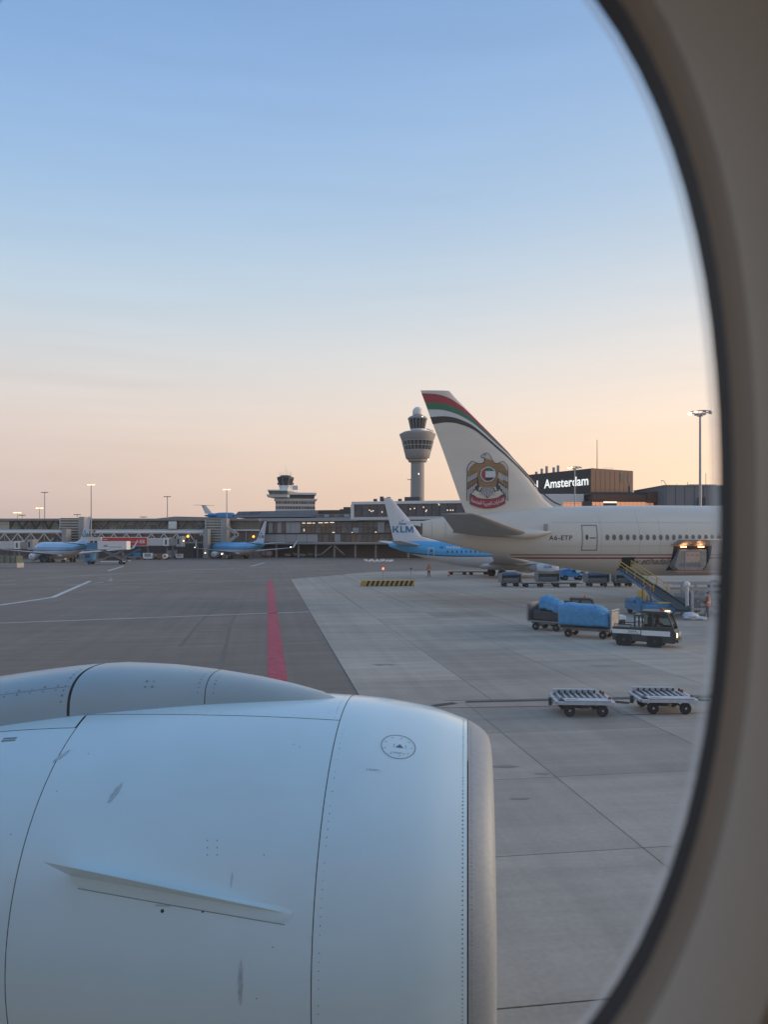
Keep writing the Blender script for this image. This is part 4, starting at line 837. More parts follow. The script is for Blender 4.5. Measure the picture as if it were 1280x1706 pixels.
est += [(x_ + 8, zc_, rz_, rz_), (x_ + 40, zc_, rz_, rz_), (64, zc_ - .05, rz_ * .97, rz_ * .97), (68, zc_ - .25, rz_ * .82, rz_ * .82), (71, zc_ - .55, rz_ * .55, rz_ * .55), (72.8, zc_ - .8, rz_ * .25, rz_ * .25), (73.2, zc_ - .85, .05, .05)]
est = smooth_st(est, 3); eb = body(est, 48).build('fuselage', ep, eti, True)
sk_ = skin(est)
xq = est[0][0]
MB().box((xq - .02, 0, est[0][1]), (.06, .5, est[0][2] * 1.5)).build('exhaust', m_['dark'], eb, bevel=.05)
# fin
ft = [FE(701, 650.5), FE(753, 652)]; fm = [FE(738.5, 752), FE(848, 752)]; fb = [FE(776, 851), FE(917, 834)]
fsec = [(fb[0][1] - .6, FE(938, 846)[0] + .3, fb[0][0] + .2, .50), (FE(0, 843)[1], FE(926, 843)[0], FE(773, 843)[0], .48), (FE(0, 826)[1], FE(908, 826)[0], FE(766.5, 826)[0], .44), (fm[0][1], fm[1][0], fm[0][0], .34), (ft[1][1] - .6, FE(755, 662)[0] + .25, FE(705, 662)[0], .2), (ft[0][1], ft[1][0] - .2, ft[0][0], .17)]
fin = wing(MB(), [((le, 0, zz), (te, 0, zz), th, (0, 1, 0)) for zz, le, te, th in fsec]).build('tail_fin', ep, eti, True)
fs_ = fin_surface(fsec, .025)
mat('flag_red', (.36, .025, .045), .4, na=.05); mat('flag_green', (.02, .16, .075), .4, na=.05); mat('flag_white', (.62, .62, .62), .4, na=.05); mat('flag_black', (.022, .022, .026), .4, na=.05)
Z4 = lambda x, y: FE(640 + x / 4, 640 + y / 4)
cv = [[(250, 62), (350, 70), (430, 96), (500, 140), (560, 188), (640, 266), (730, 356), (820, 450), (920, 556), (1010, 655)],
      [(275, 122), (370, 128), (440, 147), (510, 182), (570, 222), (645, 290), (735, 375), (822, 462), (921, 563), (1008, 660)],
      [(292, 170), (380, 174), (450, 192), (520, 222), (580, 258), (655, 318), (740, 395), (824, 472), (921, 568), (1006, 663)],
      [(308, 220), (390, 216), (460, 225), (530, 250), (590, 283), (662, 340), (745, 413), (826, 485), (922, 576), (1004, 668)],
      [(325, 268), (400, 257), (470, 262), (540, 283), (600, 312), (670, 366), (750, 434), (828, 500), (922, 592), (1002, 676)]]
def dense(pts, k=4):
    out = []
    for i in range(len(pts) - 1):
        p0, p1, p2, p3 = pts[max(i - 1, 0)], pts[i], pts[i + 1], pts[min(i + 2, len(pts) - 1)]
        for j in range(k):
            t = j / k; out.append(tuple(.5 * (2 * p1[c] + (p2[c] - p0[c]) * t + (2 * p0[c] - 5 * p1[c] + 4 * p2[c] - p3[c]) * t * t + (3 * p1[c] - p0[c] - 3 * p2[c] + p3[c]) * t ** 3) for c in (0, 1)))
    return out + [pts[-1]]
for (c0, c1), mm, nm in zip(zip(cv, cv[1:]), ('flag_red', 'flag_green', 'flag_white', 'flag_black'), ('red_stripe', 'green_stripe', 'white_stripe', 'black_stripe')):
    A, B = dense(c0), dense(c1)
    for side in (-1, 1):
        MB().loft([[fs_(*Z4(p[0] + (q[0] - p[0]) * j / 3, p[1] + (q[1] - p[1]) * j / 3), side) for j in range(4)] for p, q in zip(A, B)], False, False, False).build(nm, m_[mm], fin)
tailc = [((1002, 664), (1002, 677)), ((1060, 718), (1060, 728)), ((1110, 762), (1108, 771)), ((1150, 788), (1148, 795)), ((1185, 803), (1183, 808))]
fs5 = fin_surface(fsec, .06); MB().loft([[fs5(*Z4(p[0] - 6, p[1])), fs5(*Z4(q[0] - 6, q[1] + 2))] for p, q in tailc], False, False, False).build('black_stripe', m_['flag_black'], fin)
# crest
ZE = lambda x, y: FE(765 + x / 13.474, 750 + y / 13.474)
def crest(name, pts, m, lay=0, parent=None):
    s = fin_surface(fsec, .055 + .012 * lay); o = MB().face([s(*ZE(*p)) for p in pts]).build(name, m, parent or ecr)
    return o
mat('crest_gold', (.30, .17, .07), .5, ns=1.2, na=.25); mat('crest_pale', (.52, .49, .47), .5); mat('crest_line', (.05, .04, .04), .5)
eagle = [(465, 165), (475, 140), (505, 105), (550, 78), (600, 68), (645, 90), (690, 155), (730, 230), (775, 290), (830, 303), (890, 280), (945, 258), (990, 270), (1040, 325), (1078, 400)]
left_ = [(500, 185), (540, 190), (548, 235), (530, 275), (490, 300), (420, 300), (350, 275), (290, 250), (255, 262), (200, 325), (165, 400)]
sil = eagle + [(1078, 1140), (1025, 1110), (1018, 1030), (935, 950), (880, 880), (858, 920), (800, 930), (620, 1085), (440, 930), (385, 920), (360, 880), (305, 950), (222, 1030), (215, 1110), (165, 1140)] + left_[::-1]
ecr = MB().face([fin_surface(fsec, .030)(*ZE(*p)) for p in sil]).build('eagle_crest', m_['crest_line'], fin)
def shrink(pts, c, k): return [(c[0] + (x - c[0]) * k, c[1] + (y - c[1]) * k) for x, y in pts]
up = [(480, 163), (490, 140), (515, 115), (555, 92), (600, 84), (635, 102), (676, 165), (716, 240), (765, 303), (830, 319), (895, 296), (945, 275), (985, 285), (1028, 335), (1062, 405), (1062, 605), (865, 500), (830, 640), (800, 860), (620, 850), (440, 860), (410, 640), (375, 500), (178, 605), (180, 405), (212, 335), (262, 278), (290, 267), (350, 292), (420, 317), (495, 316), (545, 285), (563, 235), (552, 180), (505, 172)]
crest('body', up, m_['crest_gold'], 1)
for pts in ([(480, 163), (490, 140), (515, 115), (555, 92), (600, 84), (635, 102), (676, 165), (712, 235), (640, 215), (565, 200), (552, 180), (505, 172)], [(180, 400), (212, 335), (262, 278), (290, 267), (350, 292), (290, 330), (230, 390), (195, 470), (180, 470)], [(1062, 400), (1028, 335), (985, 285), (945, 275), (890, 296), (950, 330), (1010, 390), (1045, 470), (1062, 470)], [(440, 830), (500, 830), (450, 915), (415, 905)], [(800, 830), (740, 830), (790, 915), (825, 905)]): crest('pale_feather', pts, m_['crest_pale'], 2)
crest('eye', [(545, 108), (572, 108), (572, 132), (545, 132)], m_['crest_line'], 3)
fy = lambda x, a, b: a + (b - a) * (x - 380) / (170 - 380)       # slanted feather rows, inner to outer
for mir in (False, True):
    for k in range(5):
        x1 = 382 - 43 * k; x0 = x1 - 31; bot_ = (820, 890, 965, 1035, 1125)[k]
        for y0, y1, mm in (((505, 615), (620, 735), 'crest_pale'), ((640, 755), (710, 880), 'crest_gold'), ((740, 900), None, 'crest_pale')):
            if y1: pts = [(x0, fy(x0, *y0)), (x1, fy(x1, *y0)), (x1, fy(x1, *y1)), (x0, fy(x0, *y1))]
            else: pts = [(x0, fy(x0, *y0)), (x1, fy(x1, *y0)), (x1, bot_ - 25), (x0, bot_)]
            if mir: pts = [(1240 - x, y) for x, y in pts][::-1]
            crest('wing_feather', pts, m_[mm], 2)
    for k in range(4):
        x1 = 375 - 45 * k; pts = [(x1, 470), (x1 + 10, 470), (x1 + 10, fy(x1, 505, 615)), (x1, fy(x1, 505, 615))]
        crest('feather_line', [(1240 - x, y) for x, y in pts] if mir else pts, m_['crest_line'], 2)
for k in range(9):
    t = (k - 4) / 4; xt = 620 + t * 95; xb2 = 620 + t * 165; yb = 1062 - abs(t) * 45
    crest('tail_feather', [(xt - 7, 845), (xt + 7, 845), (xb2 + 13, yb - 12), (xb2, yb), (xb2 - 13, yb - 12)], m_['crest_pale'], 2)
circ = lambda r, n=32: [(625 + r * math.cos(2 * math.pi * k / n), 550 + r * math.sin(2 * math.pi * k / n)) for k in range(n)]
crest('disc_edge', circ(182), m_['crest_line'], 3); crest('disc_ring', circ(170), m_['flag_white'], 4); crest('disc', circ(150), m_['flag_white'], 5)
def seg(fy0, fy1, x0=-150, x1=150):
    pts = []
    for k in range(64):
        a = 2 * math.pi * k / 64; x, y = 148 * math.cos(a), 148 * math.sin(a); pts.append((625 + max(x0, min(x1, x)), 550 + max(fy0, min(fy1, y))))
    return pts
crest('disc_green', seg(-150, -70, -60), m_['flag_green'], 6); crest('disc_black', seg(72, 150, -60), m_['flag_black'], 6); crest('disc_red', seg(-150, 150, -150, -62), m_['flag_red'], 7)
for k in range(7): a = -math.pi / 2 + k * 2 * math.pi / 7; x, y = 625 + 176 * math.cos(a), 550 + 176 * math.sin(a); crest('star', [(x - 9, y), (x, y - 9), (x + 9, y), (x, y + 9)], m_['flag_white'], 6)
arc_t = lambda x: 1110 - 95 * ((x - 620) / 385) ** 2; arc_b = lambda x: 1300 - 105 * ((x - 620) / 385) ** 2
xs = [235 + 770 * k / 16 for k in range(17)]
s0 = fin_surface(fsec, .10); s1 = fin_surface(fsec, .112); s2 = fin_surface(fsec, .124)
MB().loft([[s0(*ZE(x, arc_t(x) - 12 - (25 if abs(x - 620) > 280 else 0))), s0(*ZE(x, arc_b(x) + 10))] for x in xs], False, False, False).build('banner_edge', m_['crest_line'], ecr)
MB().loft([[s1(*ZE(620 + (x - 620) * .97, arc_t(x))), s1(*ZE(620 + (x - 620) * .97, arc_b(x)))] for x in xs], False, False, False).build('banner', m_['flag_red'], ecr)
ar = '\u0627\u0644\u0627\u0645\u0627\u0631\u0627\u062a \u0627\u0644\u0639\u0631\u0628\u064a\u0629 \u0627\u0644\u0645\u062a\u062d\u062f\u0629'
def shape_ar(s):
    """joined Arabic letter forms in visual (left to right) order"""
    F_ = {'\u0627': ('\ufe8d', '\ufe8e', None, None), '\u0644': ('\ufedd', '\ufede', '\ufedf', '\ufee0'), '\u0645': ('\ufee1', '\ufee2', '\ufee3', '\ufee4'), '\u0631': ('\ufead', '\ufeae', None, None), '\u062a': ('\ufe95', '\ufe96', '\ufe97', '\ufe98'), '\u0639': ('\ufec9', '\ufeca', '\ufecb', '\ufecc'), '\u0628': ('\ufe8f', '\ufe90', '\ufe91', '\ufe92'), '\u064a': ('\ufef1', '\ufef2', '\ufef3', '\ufef4'), '\u0629': ('\ufe93', '\ufe94', None, None), '\u062d': ('\ufea1', '\ufea2', '\ufea3', '\ufea4'), '\u062f': ('\ufea9', '\ufeaa', None, None)}
    out = []
    for i, ch in enumerate(s):
        if ch == ' ': out.append(ch); continue
        pv = i > 0 and s[i - 1] in F_ and F_[s[i - 1]][2]; nx_ = i + 1 < len(s) and s[i + 1] in F_; f_ = F_[ch]
        out.append((f_[3] if pv and nx_ else f_[2] if nx_ else f_[1] if pv else f_[0]) if f_[2] else (f_[1] if pv else f_[0]))
    return ''.join(reversed(out))
def ar_map(u, v):
    x = 262 + u * 715; y = arc_b(x) - 62 - v * 150; return s2(*ZE(x, y))
text('banner_lettering', shape_ar(ar), m_['flag_white'], ecr, lambda u, v: ar_map(u, v), 1.0, .02, height=.75)
# stabilisers
for side in (-1, 1):
    def T(px, py, lat):    # sight line against the plane at that lateral distance
        fr = Front(703, 66, EY); fr.x0 += -math.sin(EY) * lat; fr.y0 += math.cos(EY) * lat; return fr(px, py)
    tle, tte, rle, rte = T(794, 856, -10.6), T(736.5, 856, -10.6), T(881, 889, -2.2), T(757, 884, -1.6)
    stb = wing(MB(), [((rle[0] + .4, side * 1.2, rle[1] - .15), (rte[0], side * 1.0, rte[1] - .15), .33, (0, 0, 1)), ((rle[0], side * 2.2, rle[1]), (rte[0] - .1, side * 1.8, rte[1]), .30, (0, 0, 1)), ((tle[0] + .2, side * 10.3, tle[1] - .05), (tte[0], side * 10.4, tte[1]), .12, (0, 0, 1)), ((tle[0] - .3, side * 10.6, tle[1]), (tte[0], side * 10.65, tte[1]), .05, (0, 0, 1))]).build('stabilizer', m_['eti_grey'] if 'eti_grey' in MATS else mat('eti_grey', (.33, .315, .29), .45, ns=.6, na=.1), eti, True)
    fr_ = [(FE(905, 0)[0], FE(0, 885)[1], .02, .02), (FE(895, 0)[0], FE(0, 886)[1], .22, .3), (FE(878, 0)[0], FE(0, 888)[1], .38, .5), (FE(855, 0)[0], FE(0, 889)[1], .40, .5), (FE(820, 0)[0], FE(0, 886)[1], .2, .3)]
    MB().loft([[(x, side * (2.35 + ry * math.cos(a * math.pi / 8)), zz + rz * math.sin(a * math.pi / 8)) for a in range(16)] for x, zz, rz, ry in fr_]).build('stabilizer_fairing', ep, stb, True)
# doors, windows, titles
FS = Front(703, 66, EY); FS.x0 += math.sin(EY) * 3.05; FS.y0 -= math.cos(EY) * 3.05      # plane of the near side
x0, z1 = FS(972.5, 874); x1, z0 = FS(998, 917.5)
dr_ = outline(sk_, x0, x1, z0, z1, .085).build('door', m_['midgrey'], eb)
oval(sk_, (x0 + x1) / 2 - .25, (z0 + z1) / 2 + .05, .12, .24).build('door_window', m_['dark'], dr_); grid_patch(sk_, (x0 + x1) / 2, (x0 + x1) / 2 + .5, (z0 + z1) / 2 - .06, (z0 + z1) / 2 + .02).build('door_handle', m_['dark'], dr_)
ovm = {}
wx, wz = FS(1013.5, 895.2)
for k in range(56):
    x = wx + .585 * k; wd = oval(skin(est, -1, .012), x, wz, .185, .265, 12).build('window_frame', m_['grey'], eb); oval(sk_, x, wz, .145, .22, 12).build('pane', m_['winglass'] if 'winglass' in MATS else mat('winglass', (.10, .105, .105), .25), wd)
rx, rzz = FS(920, 899.5); mat('reg_ink', (.05, .045, .045), .5); mat('title_ink', (.20, .16, .12), .5)
text('registration', 'A6-ETP', m_['reg_ink'], eb, lambda u, v: sk_(rx + u, rzz + v), FS(957, 0)[0] - rx, .015, space=1.15)
ex, ez = FS(1040, 940.5)
text('web_title', 'www.etihadairways.com', m_['title_ink'], eb, lambda u, v: sk_(ex + u, ez + v), 7.4, .02, .22)
grid_patch(skin(est, -1, .06), *[FS(px, 0)[0] for px in (1041, 1061)], FS(0, 957)[1], FS(0, 931)[1], 2, 6).build('bulk_door_opening', m_['black'], eb)
# tail panel lines
mat('panel_line', (.46, .42, .36), .5)
for px in (718, 740): grid_patch(sk_, FE(px, 0)[0], FE(px, 0)[0] + .04, lerp_st(est, FE(px, 0)[0])[0] - .7, lerp_st(est, FE(px, 0)[0])[0] + .7, 1, 5).build('panel_line', m_['panel_line'], eb)
for px in (1004, 1066, 1100): grid_patch(skin(est, -1, .006), FS(px, 0)[0], FS(px, 0)[0] + .035, 2.6, 7.9, 1, 14).build('panel_line', m_['panel_line'], eb)
for zz in (6.75, 4.75): grid_patch(skin(est, -1, .006), FS(925, 0)[0], FS(925, 0)[0] + 30, zz, zz + .03, 30, 1).build('panel_line', m_['panel_line'], eb)
# forward cargo hold, door hinged up, warm light inside
cx0, cx1 = FS(1122, 0)[0], FS(1186, 0)[0]; cz0, cz1 = FS(0, 957)[1], FS(0, 910)[1]
hold = grid_patch(sk_, cx0, cx1, cz0, cz1, 3, 8).build('cargo_opening', m_['black'], eb)
k = MB(); zt_ = FS(0, 909)[1]; yy0 = sk_(cx0, zt_)[1]
k.loft([[(x, yy0 + .02 - 1.5 * math.sin(a), zt_ + .1 + .55 * math.sin(a * 1.2) - .15 * (1 - math.cos(a))) for a in [R(15 * j) for j in range(7)]] for x in (cx0 - .2, (cx0 + cx1) / 2, cx1 + .2)], False, False, False); cdo = k.build('cargo_door', ep, eb, True)
sm = cdo.modifiers.new('thick', 'SOLIDIFY'); sm.thickness = .12
for px in (1136, 1165): v = FS(px, 0)[0]; MB().box((v, yy0 - .25, zt_ - .12), (.45, .2, .10)).build('cargo_lamp', m_['cargolamp'] if 'cargolamp' in MATS else mat('cargolamp', (1, .5, .25), .4, emit=7, ecol=(1, .45, .2)), cdo)
MB().box(((cx0 + cx1) / 2, yy0 - .35, cz0 - .05), (cx1 - cx0 + .3, .8, .14)).build('sill', m_['copper'] if 'copper' in MATS else mat('copper', (.45, .22, .14), .5), eb, bevel=.03)
# wings, engines and gear, right of the window
for side in (-1, 1):
    wing(MB(), [((44, side * 2.2, 4.0), (30.5, side * 2.2, 3.9), .75, (0, 0, 1)), ((38, side * 11, 4.9), (29.5, side * 11, 4.9), .5, (0, 0, 1)), ((25.5, side * 30, 7.0), (22.5, side * 30.5, 7.0), .12, (0, 0, 1)), ((22.6, side * 32.4, 7.3), (21.8, side * 32.4, 7.3), .04, (0, 0, 1))]).build('wing', ep, eti, True)
    MB().lathe([(1.2, -3), (1.75, -1), (1.95, 1.2), (1.9, 2.4), (1.7, 2.9), (1.5, 2.9), (1.45, 1.5)], (40, side * 9.6, 2.75), 'x', 32).build('engine', ep, eti, True)
    for r_ in (0,): wheelset(eti, 32, side * 5.5, .67, .5, 3.4, .7, 2, (-1.45, 0, 1.45))
wheelset(eti, 63, 0, .55, .4, 3.0, .4)
o = MB().box((FE(893, 0)[0], -2.6, FE(0, 879)[1] + .1), (.3, .16, .55)).build('antenna', m_['grey'], eb)

# ---- blue and white narrow-bodies
def klm_paint():
    m = bpy.data.materials.new('klm_paint'); m.use_nodes = True; MATS['klm_paint'] = m; t = m.node_tree; L = t.links.new; n = t.nodes.new; b = t.nodes['Principled BSDF']
    co = n('ShaderNodeTexCoord'); sx = n('ShaderNodeSeparateXYZ'); L(co.outputs['Object'], sx.inputs[0])
    def mt(op, a, c):
        q = n('ShaderNodeMath'); q.operation = op
        for i, v in enumerate((a, c)):
            if isinstance(v, (int, float)): q.inputs[i].default_value = v
            else: L(v, q.inputs[i])
        return q.outputs[0]
    d = mt('MAXIMUM', mt('SUBTRACT', 10.5, sx.outputs[0]), 0.0); zb = mt('ADD', mt('MULTIPLY', mt('MULTIPLY', d, d), .0085), 3.2); nose = mt('MULTIPLY', mt('MAXIMUM', mt('SUBTRACT', sx.outputs[0], 30.5), 0.0), -.25); zb = mt('ADD', zb, nose)
    dz = mt('SUBTRACT', sx.outputs[2], zb); blue = mt('GREATER_THAN', dz, 0.0); line = mt('GREATER_THAN', dz, -.16)
    ns_ = n('ShaderNodeTexNoise'); ns_.inputs['Scale'].default_value = .6; ns_.inputs['Detail'].default_value = 6; L(co.outputs['Object'], ns_.inputs['Vector']); mr_ = n('ShaderNodeMapRange'); mr_.inputs[3].default_value = .9; mr_.inputs[4].default_value = 1.08; L(ns_.outputs[0], mr_.inputs[0])
    def mx_(f, a, c):
        q = n('ShaderNodeMix'); q.data_type = 'RGBA'; L(f, q.inputs[0])
        if isinstance(a, tuple): q.inputs[6].default_value = (*a, 1)
        else: L(a, q.inputs[6])
        q.inputs[7].default_value = (*c, 1); return q.outputs[2]
    c = mx_(blue, mx_(line, (.60, .61, .61), (.015, .05, .14)), (.06, .38, .70)); vs = n('ShaderNodeVectorMath'); vs.operation = 'SCALE'; L(c, vs.inputs[0]); L(mr_.outputs[0], vs.inputs['Scale']); L(vs.outputs[0], b.inputs['Base Color'])
    b.inputs['Roughness'].default_value = .3; b.inputs['Coat Weight'].default_value = .25; return m
klm_paint(); mat('klm_white', (.62, .64, .66), .35, ns=.7, na=.06); mat('logo_blue', (.02, .17, .36), .45); mat('wing_grey', (.42, .43, .44), .4, ns=.8, na=.08)
def crown(parent, f, cx, cz, k):
    q = MB(); q.face([f(cx - 1.0 * k, cz), f(cx + 1.0 * k, cz), f(cx + 1.0 * k, cz + .32 * k), f(cx - 1.0 * k, cz + .32 * k)]); c = q.build('crown_bar', m_['logo_blue'], parent)
    for t in (-.75, -.25, .25, .75): MB().face([f(cx + t * k + .2 * k * math.cos(a * math.pi / 4), cz + .62 * k + .2 * k * math.sin(a * math.pi / 4)) for a in range(8)]).build('crown_dot', m_['logo_blue'], c)
    MB().face([f(cx - .12 * k, cz + .85 * k), f(cx + .12 * k, cz + .85 * k), f(cx + .12 * k, cz + 1.25 * k), f(cx - .12 * k, cz + 1.25 * k)]).build('crown_cross', m_['logo_blue'], c)
def klm_letters(name, parent, f, w_, h):
    """heavy block letters K L M"""
    q = [[(0, 0), (.075, 0), (.075, 1), (0, 1)], [(.075, .42), (.21, 1), (.31, 1), (.165, .46), (.075, .30)], [(.11, .52), (.175, .62), (.32, 0), (.215, 0)], [(.37, 0), (.445, 0), (.445, 1), (.37, 1)], [(.445, 0), (.58, 0), (.58, .22), (.445, .22)],
         [(.62, 0), (.69, 0), (.69, 1), (.62, 1)], [(.93, 0), (1, 0), (1, 1), (.93, 1)], [(.69, 1), (.73, 1), (.81, .38), (.81, .02), (.775, .02), (.69, .62)], [(.93, 1), (.89, 1), (.81, .38), (.81, .02), (.845, .02), (.93, .62)]]
    mb = MB()
    for p in q: mb.face([f(x * w_, y * h) for x, y in p])
    return mb.build(name, m_['logo_blue'], parent)
def narrow_body(label, loc, rz):
    o = thing('narrow_body_jet', label, 'airliner', loc, rz, 'blue and white narrow-body jets'); kp = m_['klm_paint']
    st = smooth_st([(0, 4.75, .22, .16), (1.2, 4.62, .52, .42), (4, 4.28, 1.05, .95), (8, 3.72, 1.6, 1.5), (12, 3.4, 1.92, 1.83), (15, 3.3, 2.0, 1.88), (22, 3.3, 2.0, 1.88), (28, 3.3, 2.0, 1.88), (30.5, 3.2, 1.85, 1.75), (32.2, 2.98, 1.45, 1.4), (33.2, 2.75, .9, .9), (33.7, 2.6, .1, .1)], 3)
    b = body(st, 32).build('fuselage', kp, o, True); wb_ = [(12.5, 1.75, .1, .4), (14, 1.75, .55, 1.6), (17, 1.7, .72, 2.1), (21, 1.75, .7, 2.1), (23.5, 1.8, .5, 1.5), (24.6, 1.8, .1, .4)]; body(wb_, 20).build('wing_fairing', m_['klm_white'], b, True)
    secs = [(4.4, 8.2, 1.0, .24), (5.25, 7.6, .75, .23), (6.0, 4.85, .55, .21), (8.4, 3.05, .0, .16), (11.3, .62, -.72, .09), (11.6, .2, -.75, .06)]
    fin_ = wing(MB(), [((le, 0, zz), (te, 0, zz), th, (0, 1, 0)) for zz, le, te, th in secs]).build('tail_fin', m_['klm_white'], o, True); f0 = fin_surface(secs, .045)
    for side in (-1, 1):
        f_ = (lambda u, v: f0(.55 + u, 6.55 + v, -1)) if side < 0 else (lambda u, v: f0(3.6 - u, 6.55 + v, 1)); lg = klm_letters('logo', fin_, f_, 3.05, .95)
        crown(lg, (lambda x, zz, s=side: f0(x, zz, s)), 2.0, 7.72, .55)
        wing(MB(), [((4.6, side * .5, 4.75), (1.1, side * .3, 4.75), .14, (0, 0, 1)), ((.6, side * 7.0, 5.35), (-.8, side * 7.15, 5.35), .05, (0, 0, 1))]).build('stabilizer', m_['wing_grey'], o, True)
        w1 = wing(MB(), [((22.6, side * 1.2, 2.0), (14.6, side * 1.2, 1.95), .42, (0, 0, 1)), ((18.9, side * 5.8, 2.5), (14.1, side * 5.8, 2.5), .28, (0, 0, 1)), ((12.2, side * 16.6, 3.5), (10.6, side * 16.7, 3.5), .08, (0, 0, 1))]).build('wing', m_['wing_grey'], o, True)
        wing(MB(), [((12.2, side * 16.6, 3.5), (10.6, side * 16.7, 3.5), .08, (0, 0, 1)), ((11.5, side * 17.3, 3.75), (10.3, side * 17.3, 3.75), .07, (0, -side * .7, .7)), ((9.8, side * 17.9, 5.9), (9.3, side * 17.9, 5.9), .03, (0, 1, 0))]).build('winglet', m_['klm_white'], w1, True)
        e = MB().lathe([(.62, -1.5), (.95, -.7), (1.05, .8), (1.0, 1.4), (.88, 1.62), (.78, 1.6), (.74, 1.0)], (22.0, side * 4.9, 1.42), 'x', 24).build('engine', m_['klm_white'], o, True)
        MB().lathe([(.74, 1.0), (.1, 1.0), (.05, 1.35)], (22.0, side * 4.9, 1.42), 'x', 24).build('fan', m_['dark'], e); MB().lathe([(.55, -1.4), (.5, -2.2), (.3, -2.5), (.05, -3.0)], (22.0, side * 4.9, 1.42), 'x', 18).build('exhaust_cone', m_['grey'], e, True)
        MB().prism([(22.8, 2.55), (20.6, 2.65), (17.0, 2.15), (18.0, 1.9), (21, 2.2)], side * 4.9 - .15, side * 4.9 + .15).build('pylon', m_['klm_white'], o)
        lx, lz_ = 21.4, 1.5
        klm_letters('engine_logo', e, lambda u, v: (lx + (u if side < 0 else 1.1 - u), side * (4.9 + math.sqrt(max(0, 1.08 ** 2 - (lz_ + v - 1.42) ** 2)) + .02), lz_ + v), 1.1, .36)
        s_k = skin(st, side); d = outline(s_k, 5.6, 6.5, 2.95, 4.35, .06).build('door', m_['white'], b)
        MB().face([s_k(x, z_) for x, z_ in ((5.9, 3.75), (6.2, 3.75), (6.2, 4.05), (5.9, 4.05))]).build('door_window', m_['dark'], d)
        for k in range(30):
            if 14 < k < 0: continue
            oval(s_k, 8.4 + .68 * k, 3.78, .13, .19, 8).build('window', m_['dark'], b)
        f2 = (lambda u, v: s_k(8.3 + u, 4.2 + v)) if side < 0 else (lambda u, v: s_k(10.6 - u, 4.2 + v)); text('registration', 'PH-BGA', m_['white'], b, f2, 2.0, .015)
        MB().face([s_k(*q) for q in ((7.3, 4.22), (7.8, 4.22), (7.8, 4.55), (7.3, 4.55))]).build('registration_flag', m_['logo_blue'], b)
        grid_patch(s_k, 32.0, 32.8, 3.35, 3.75, 2, 2).build('cockpit_window', m_['black'], b); wheelset(o, 16.2, side * 2.85, .56, .4, 2.1, .43)
    wheelset(o, 29.5, 0, .35, .25, 1.9, .2)
    MB().cyl((.25, 0, 4.75), (-.05, 0, 4.78), .14, n=10).build('exhaust', m_['dark'], b)
    return o
FK = Front(648, 112, R(8)); kj = narrow_body('blue and white narrow-body whose tail shows just left of the big white jet', (FK.x0, FK.y0, 0), R(8))
def at_tail(px, py_ground, az):
    """ground point for the tail tip; heading az degrees left of straight away"""
    v = G(px, py_ground); return v
hd = R(90 + 45); c = P(100, 938, 203); k1 = dup(kj, (c.x - 17.5 * math.cos(hd), 203 - 17.5 * math.sin(hd), 0), hd, 'blue and white narrow-body at the far left, its wing reaching past the photo edge')
hd = R(90 + 40); c = P(394, 932, 246); k2 = dup(kj, (c.x - 17.5 * math.cos(hd), 246 - 17.5 * math.sin(hd), 0), hd, 'blue and white narrow-body with both winglets in view, left of the centre')
for kk in (k1, k2):     # smaller far away: no readable registration there
    for ch in list(kk.children_recursive):
        if ch.name.startswith('registration'): bpy.data.objects.remove(ch)
# nav lights on the middle jet of the row
for p in ((12.0, 17.0, 3.75), (12.0, -17.0, 3.75)): MB().box(p, (.25, .25, .2)).build('wing_tip_light', m_['lamp_white'], k2)
MB().box((24.9, 1.2, 1.5), (.3, .3, .3)).build('landing_light', m_['lamp_white'], k2)
# ---- small T-tail jet on the roof terrace
rt = P(357, 858, 300); rj = thing('rooftop_jet', 'small blue T-tail jet parked up on the roof behind the pier', 'airliner', (P(341, 0, 300).x, 300, rt.z - 1.9), R(2))
st = smooth_st([(0, 1.7, .2, .2), (3, 1.55, .9, .9), (6, 1.3, 1.55, 1.55), (10, 1.2, 1.65, 1.65), (11.2, 1.2, 1.5, 1.5), (12.2, 1.0, .9, .9), (12.7, .9, .1, .1)], 3)
b = body(st, 20).build('fuselage', mat('fadedblue', (.07, .24, .42), .5), rj, True); sec = [((3.2, 0, 2.4), (.2, 0, 2.4), .18, (0, 1, 0)), ((.5, 0, P(0, 842, 300).z - rt.z + 1.9), (-1.2, 0, P(0, 842, 300).z - rt.z + 1.9), .1, (0, 1, 0))]
wing(MB(), sec).build('tail_fin', m_['klm_white'], rj, True); zt = P(0, 842, 300).z - rt.z + 1.9
for s in (-1, 1):
    wing(MB(), [((.6, s * .1, zt), (-1.2, s * .1, zt), .09, (0, 0, 1)), ((-.2, s * 4.2, zt + .1), (-1.2, s * 4.2, zt + .1), .04, (0, 0, 1))]).build('stabilizer', m_['wing_grey'], rj, True).rotation_euler.z = R(-58)
    MB().lathe([(.45, -1.5), (.62, 0), (.6, 1.2), (.45, 1.4)], (3.2, s * 1.7, 1.9), 'x', 16).build('engine', m_['klmblue'], rj, True)
MB().span(1.5, 11, -1.2, 1.2, -1.2, -.3).build('roof_stand', m_['grey'], rj)
for k in range(3): MB().span(11.0 + .35 * k, 11.25 + .35 * k, -1.66, -1.2, 1.4, 1.8).build('cockpit_window', m_['dark'], b)
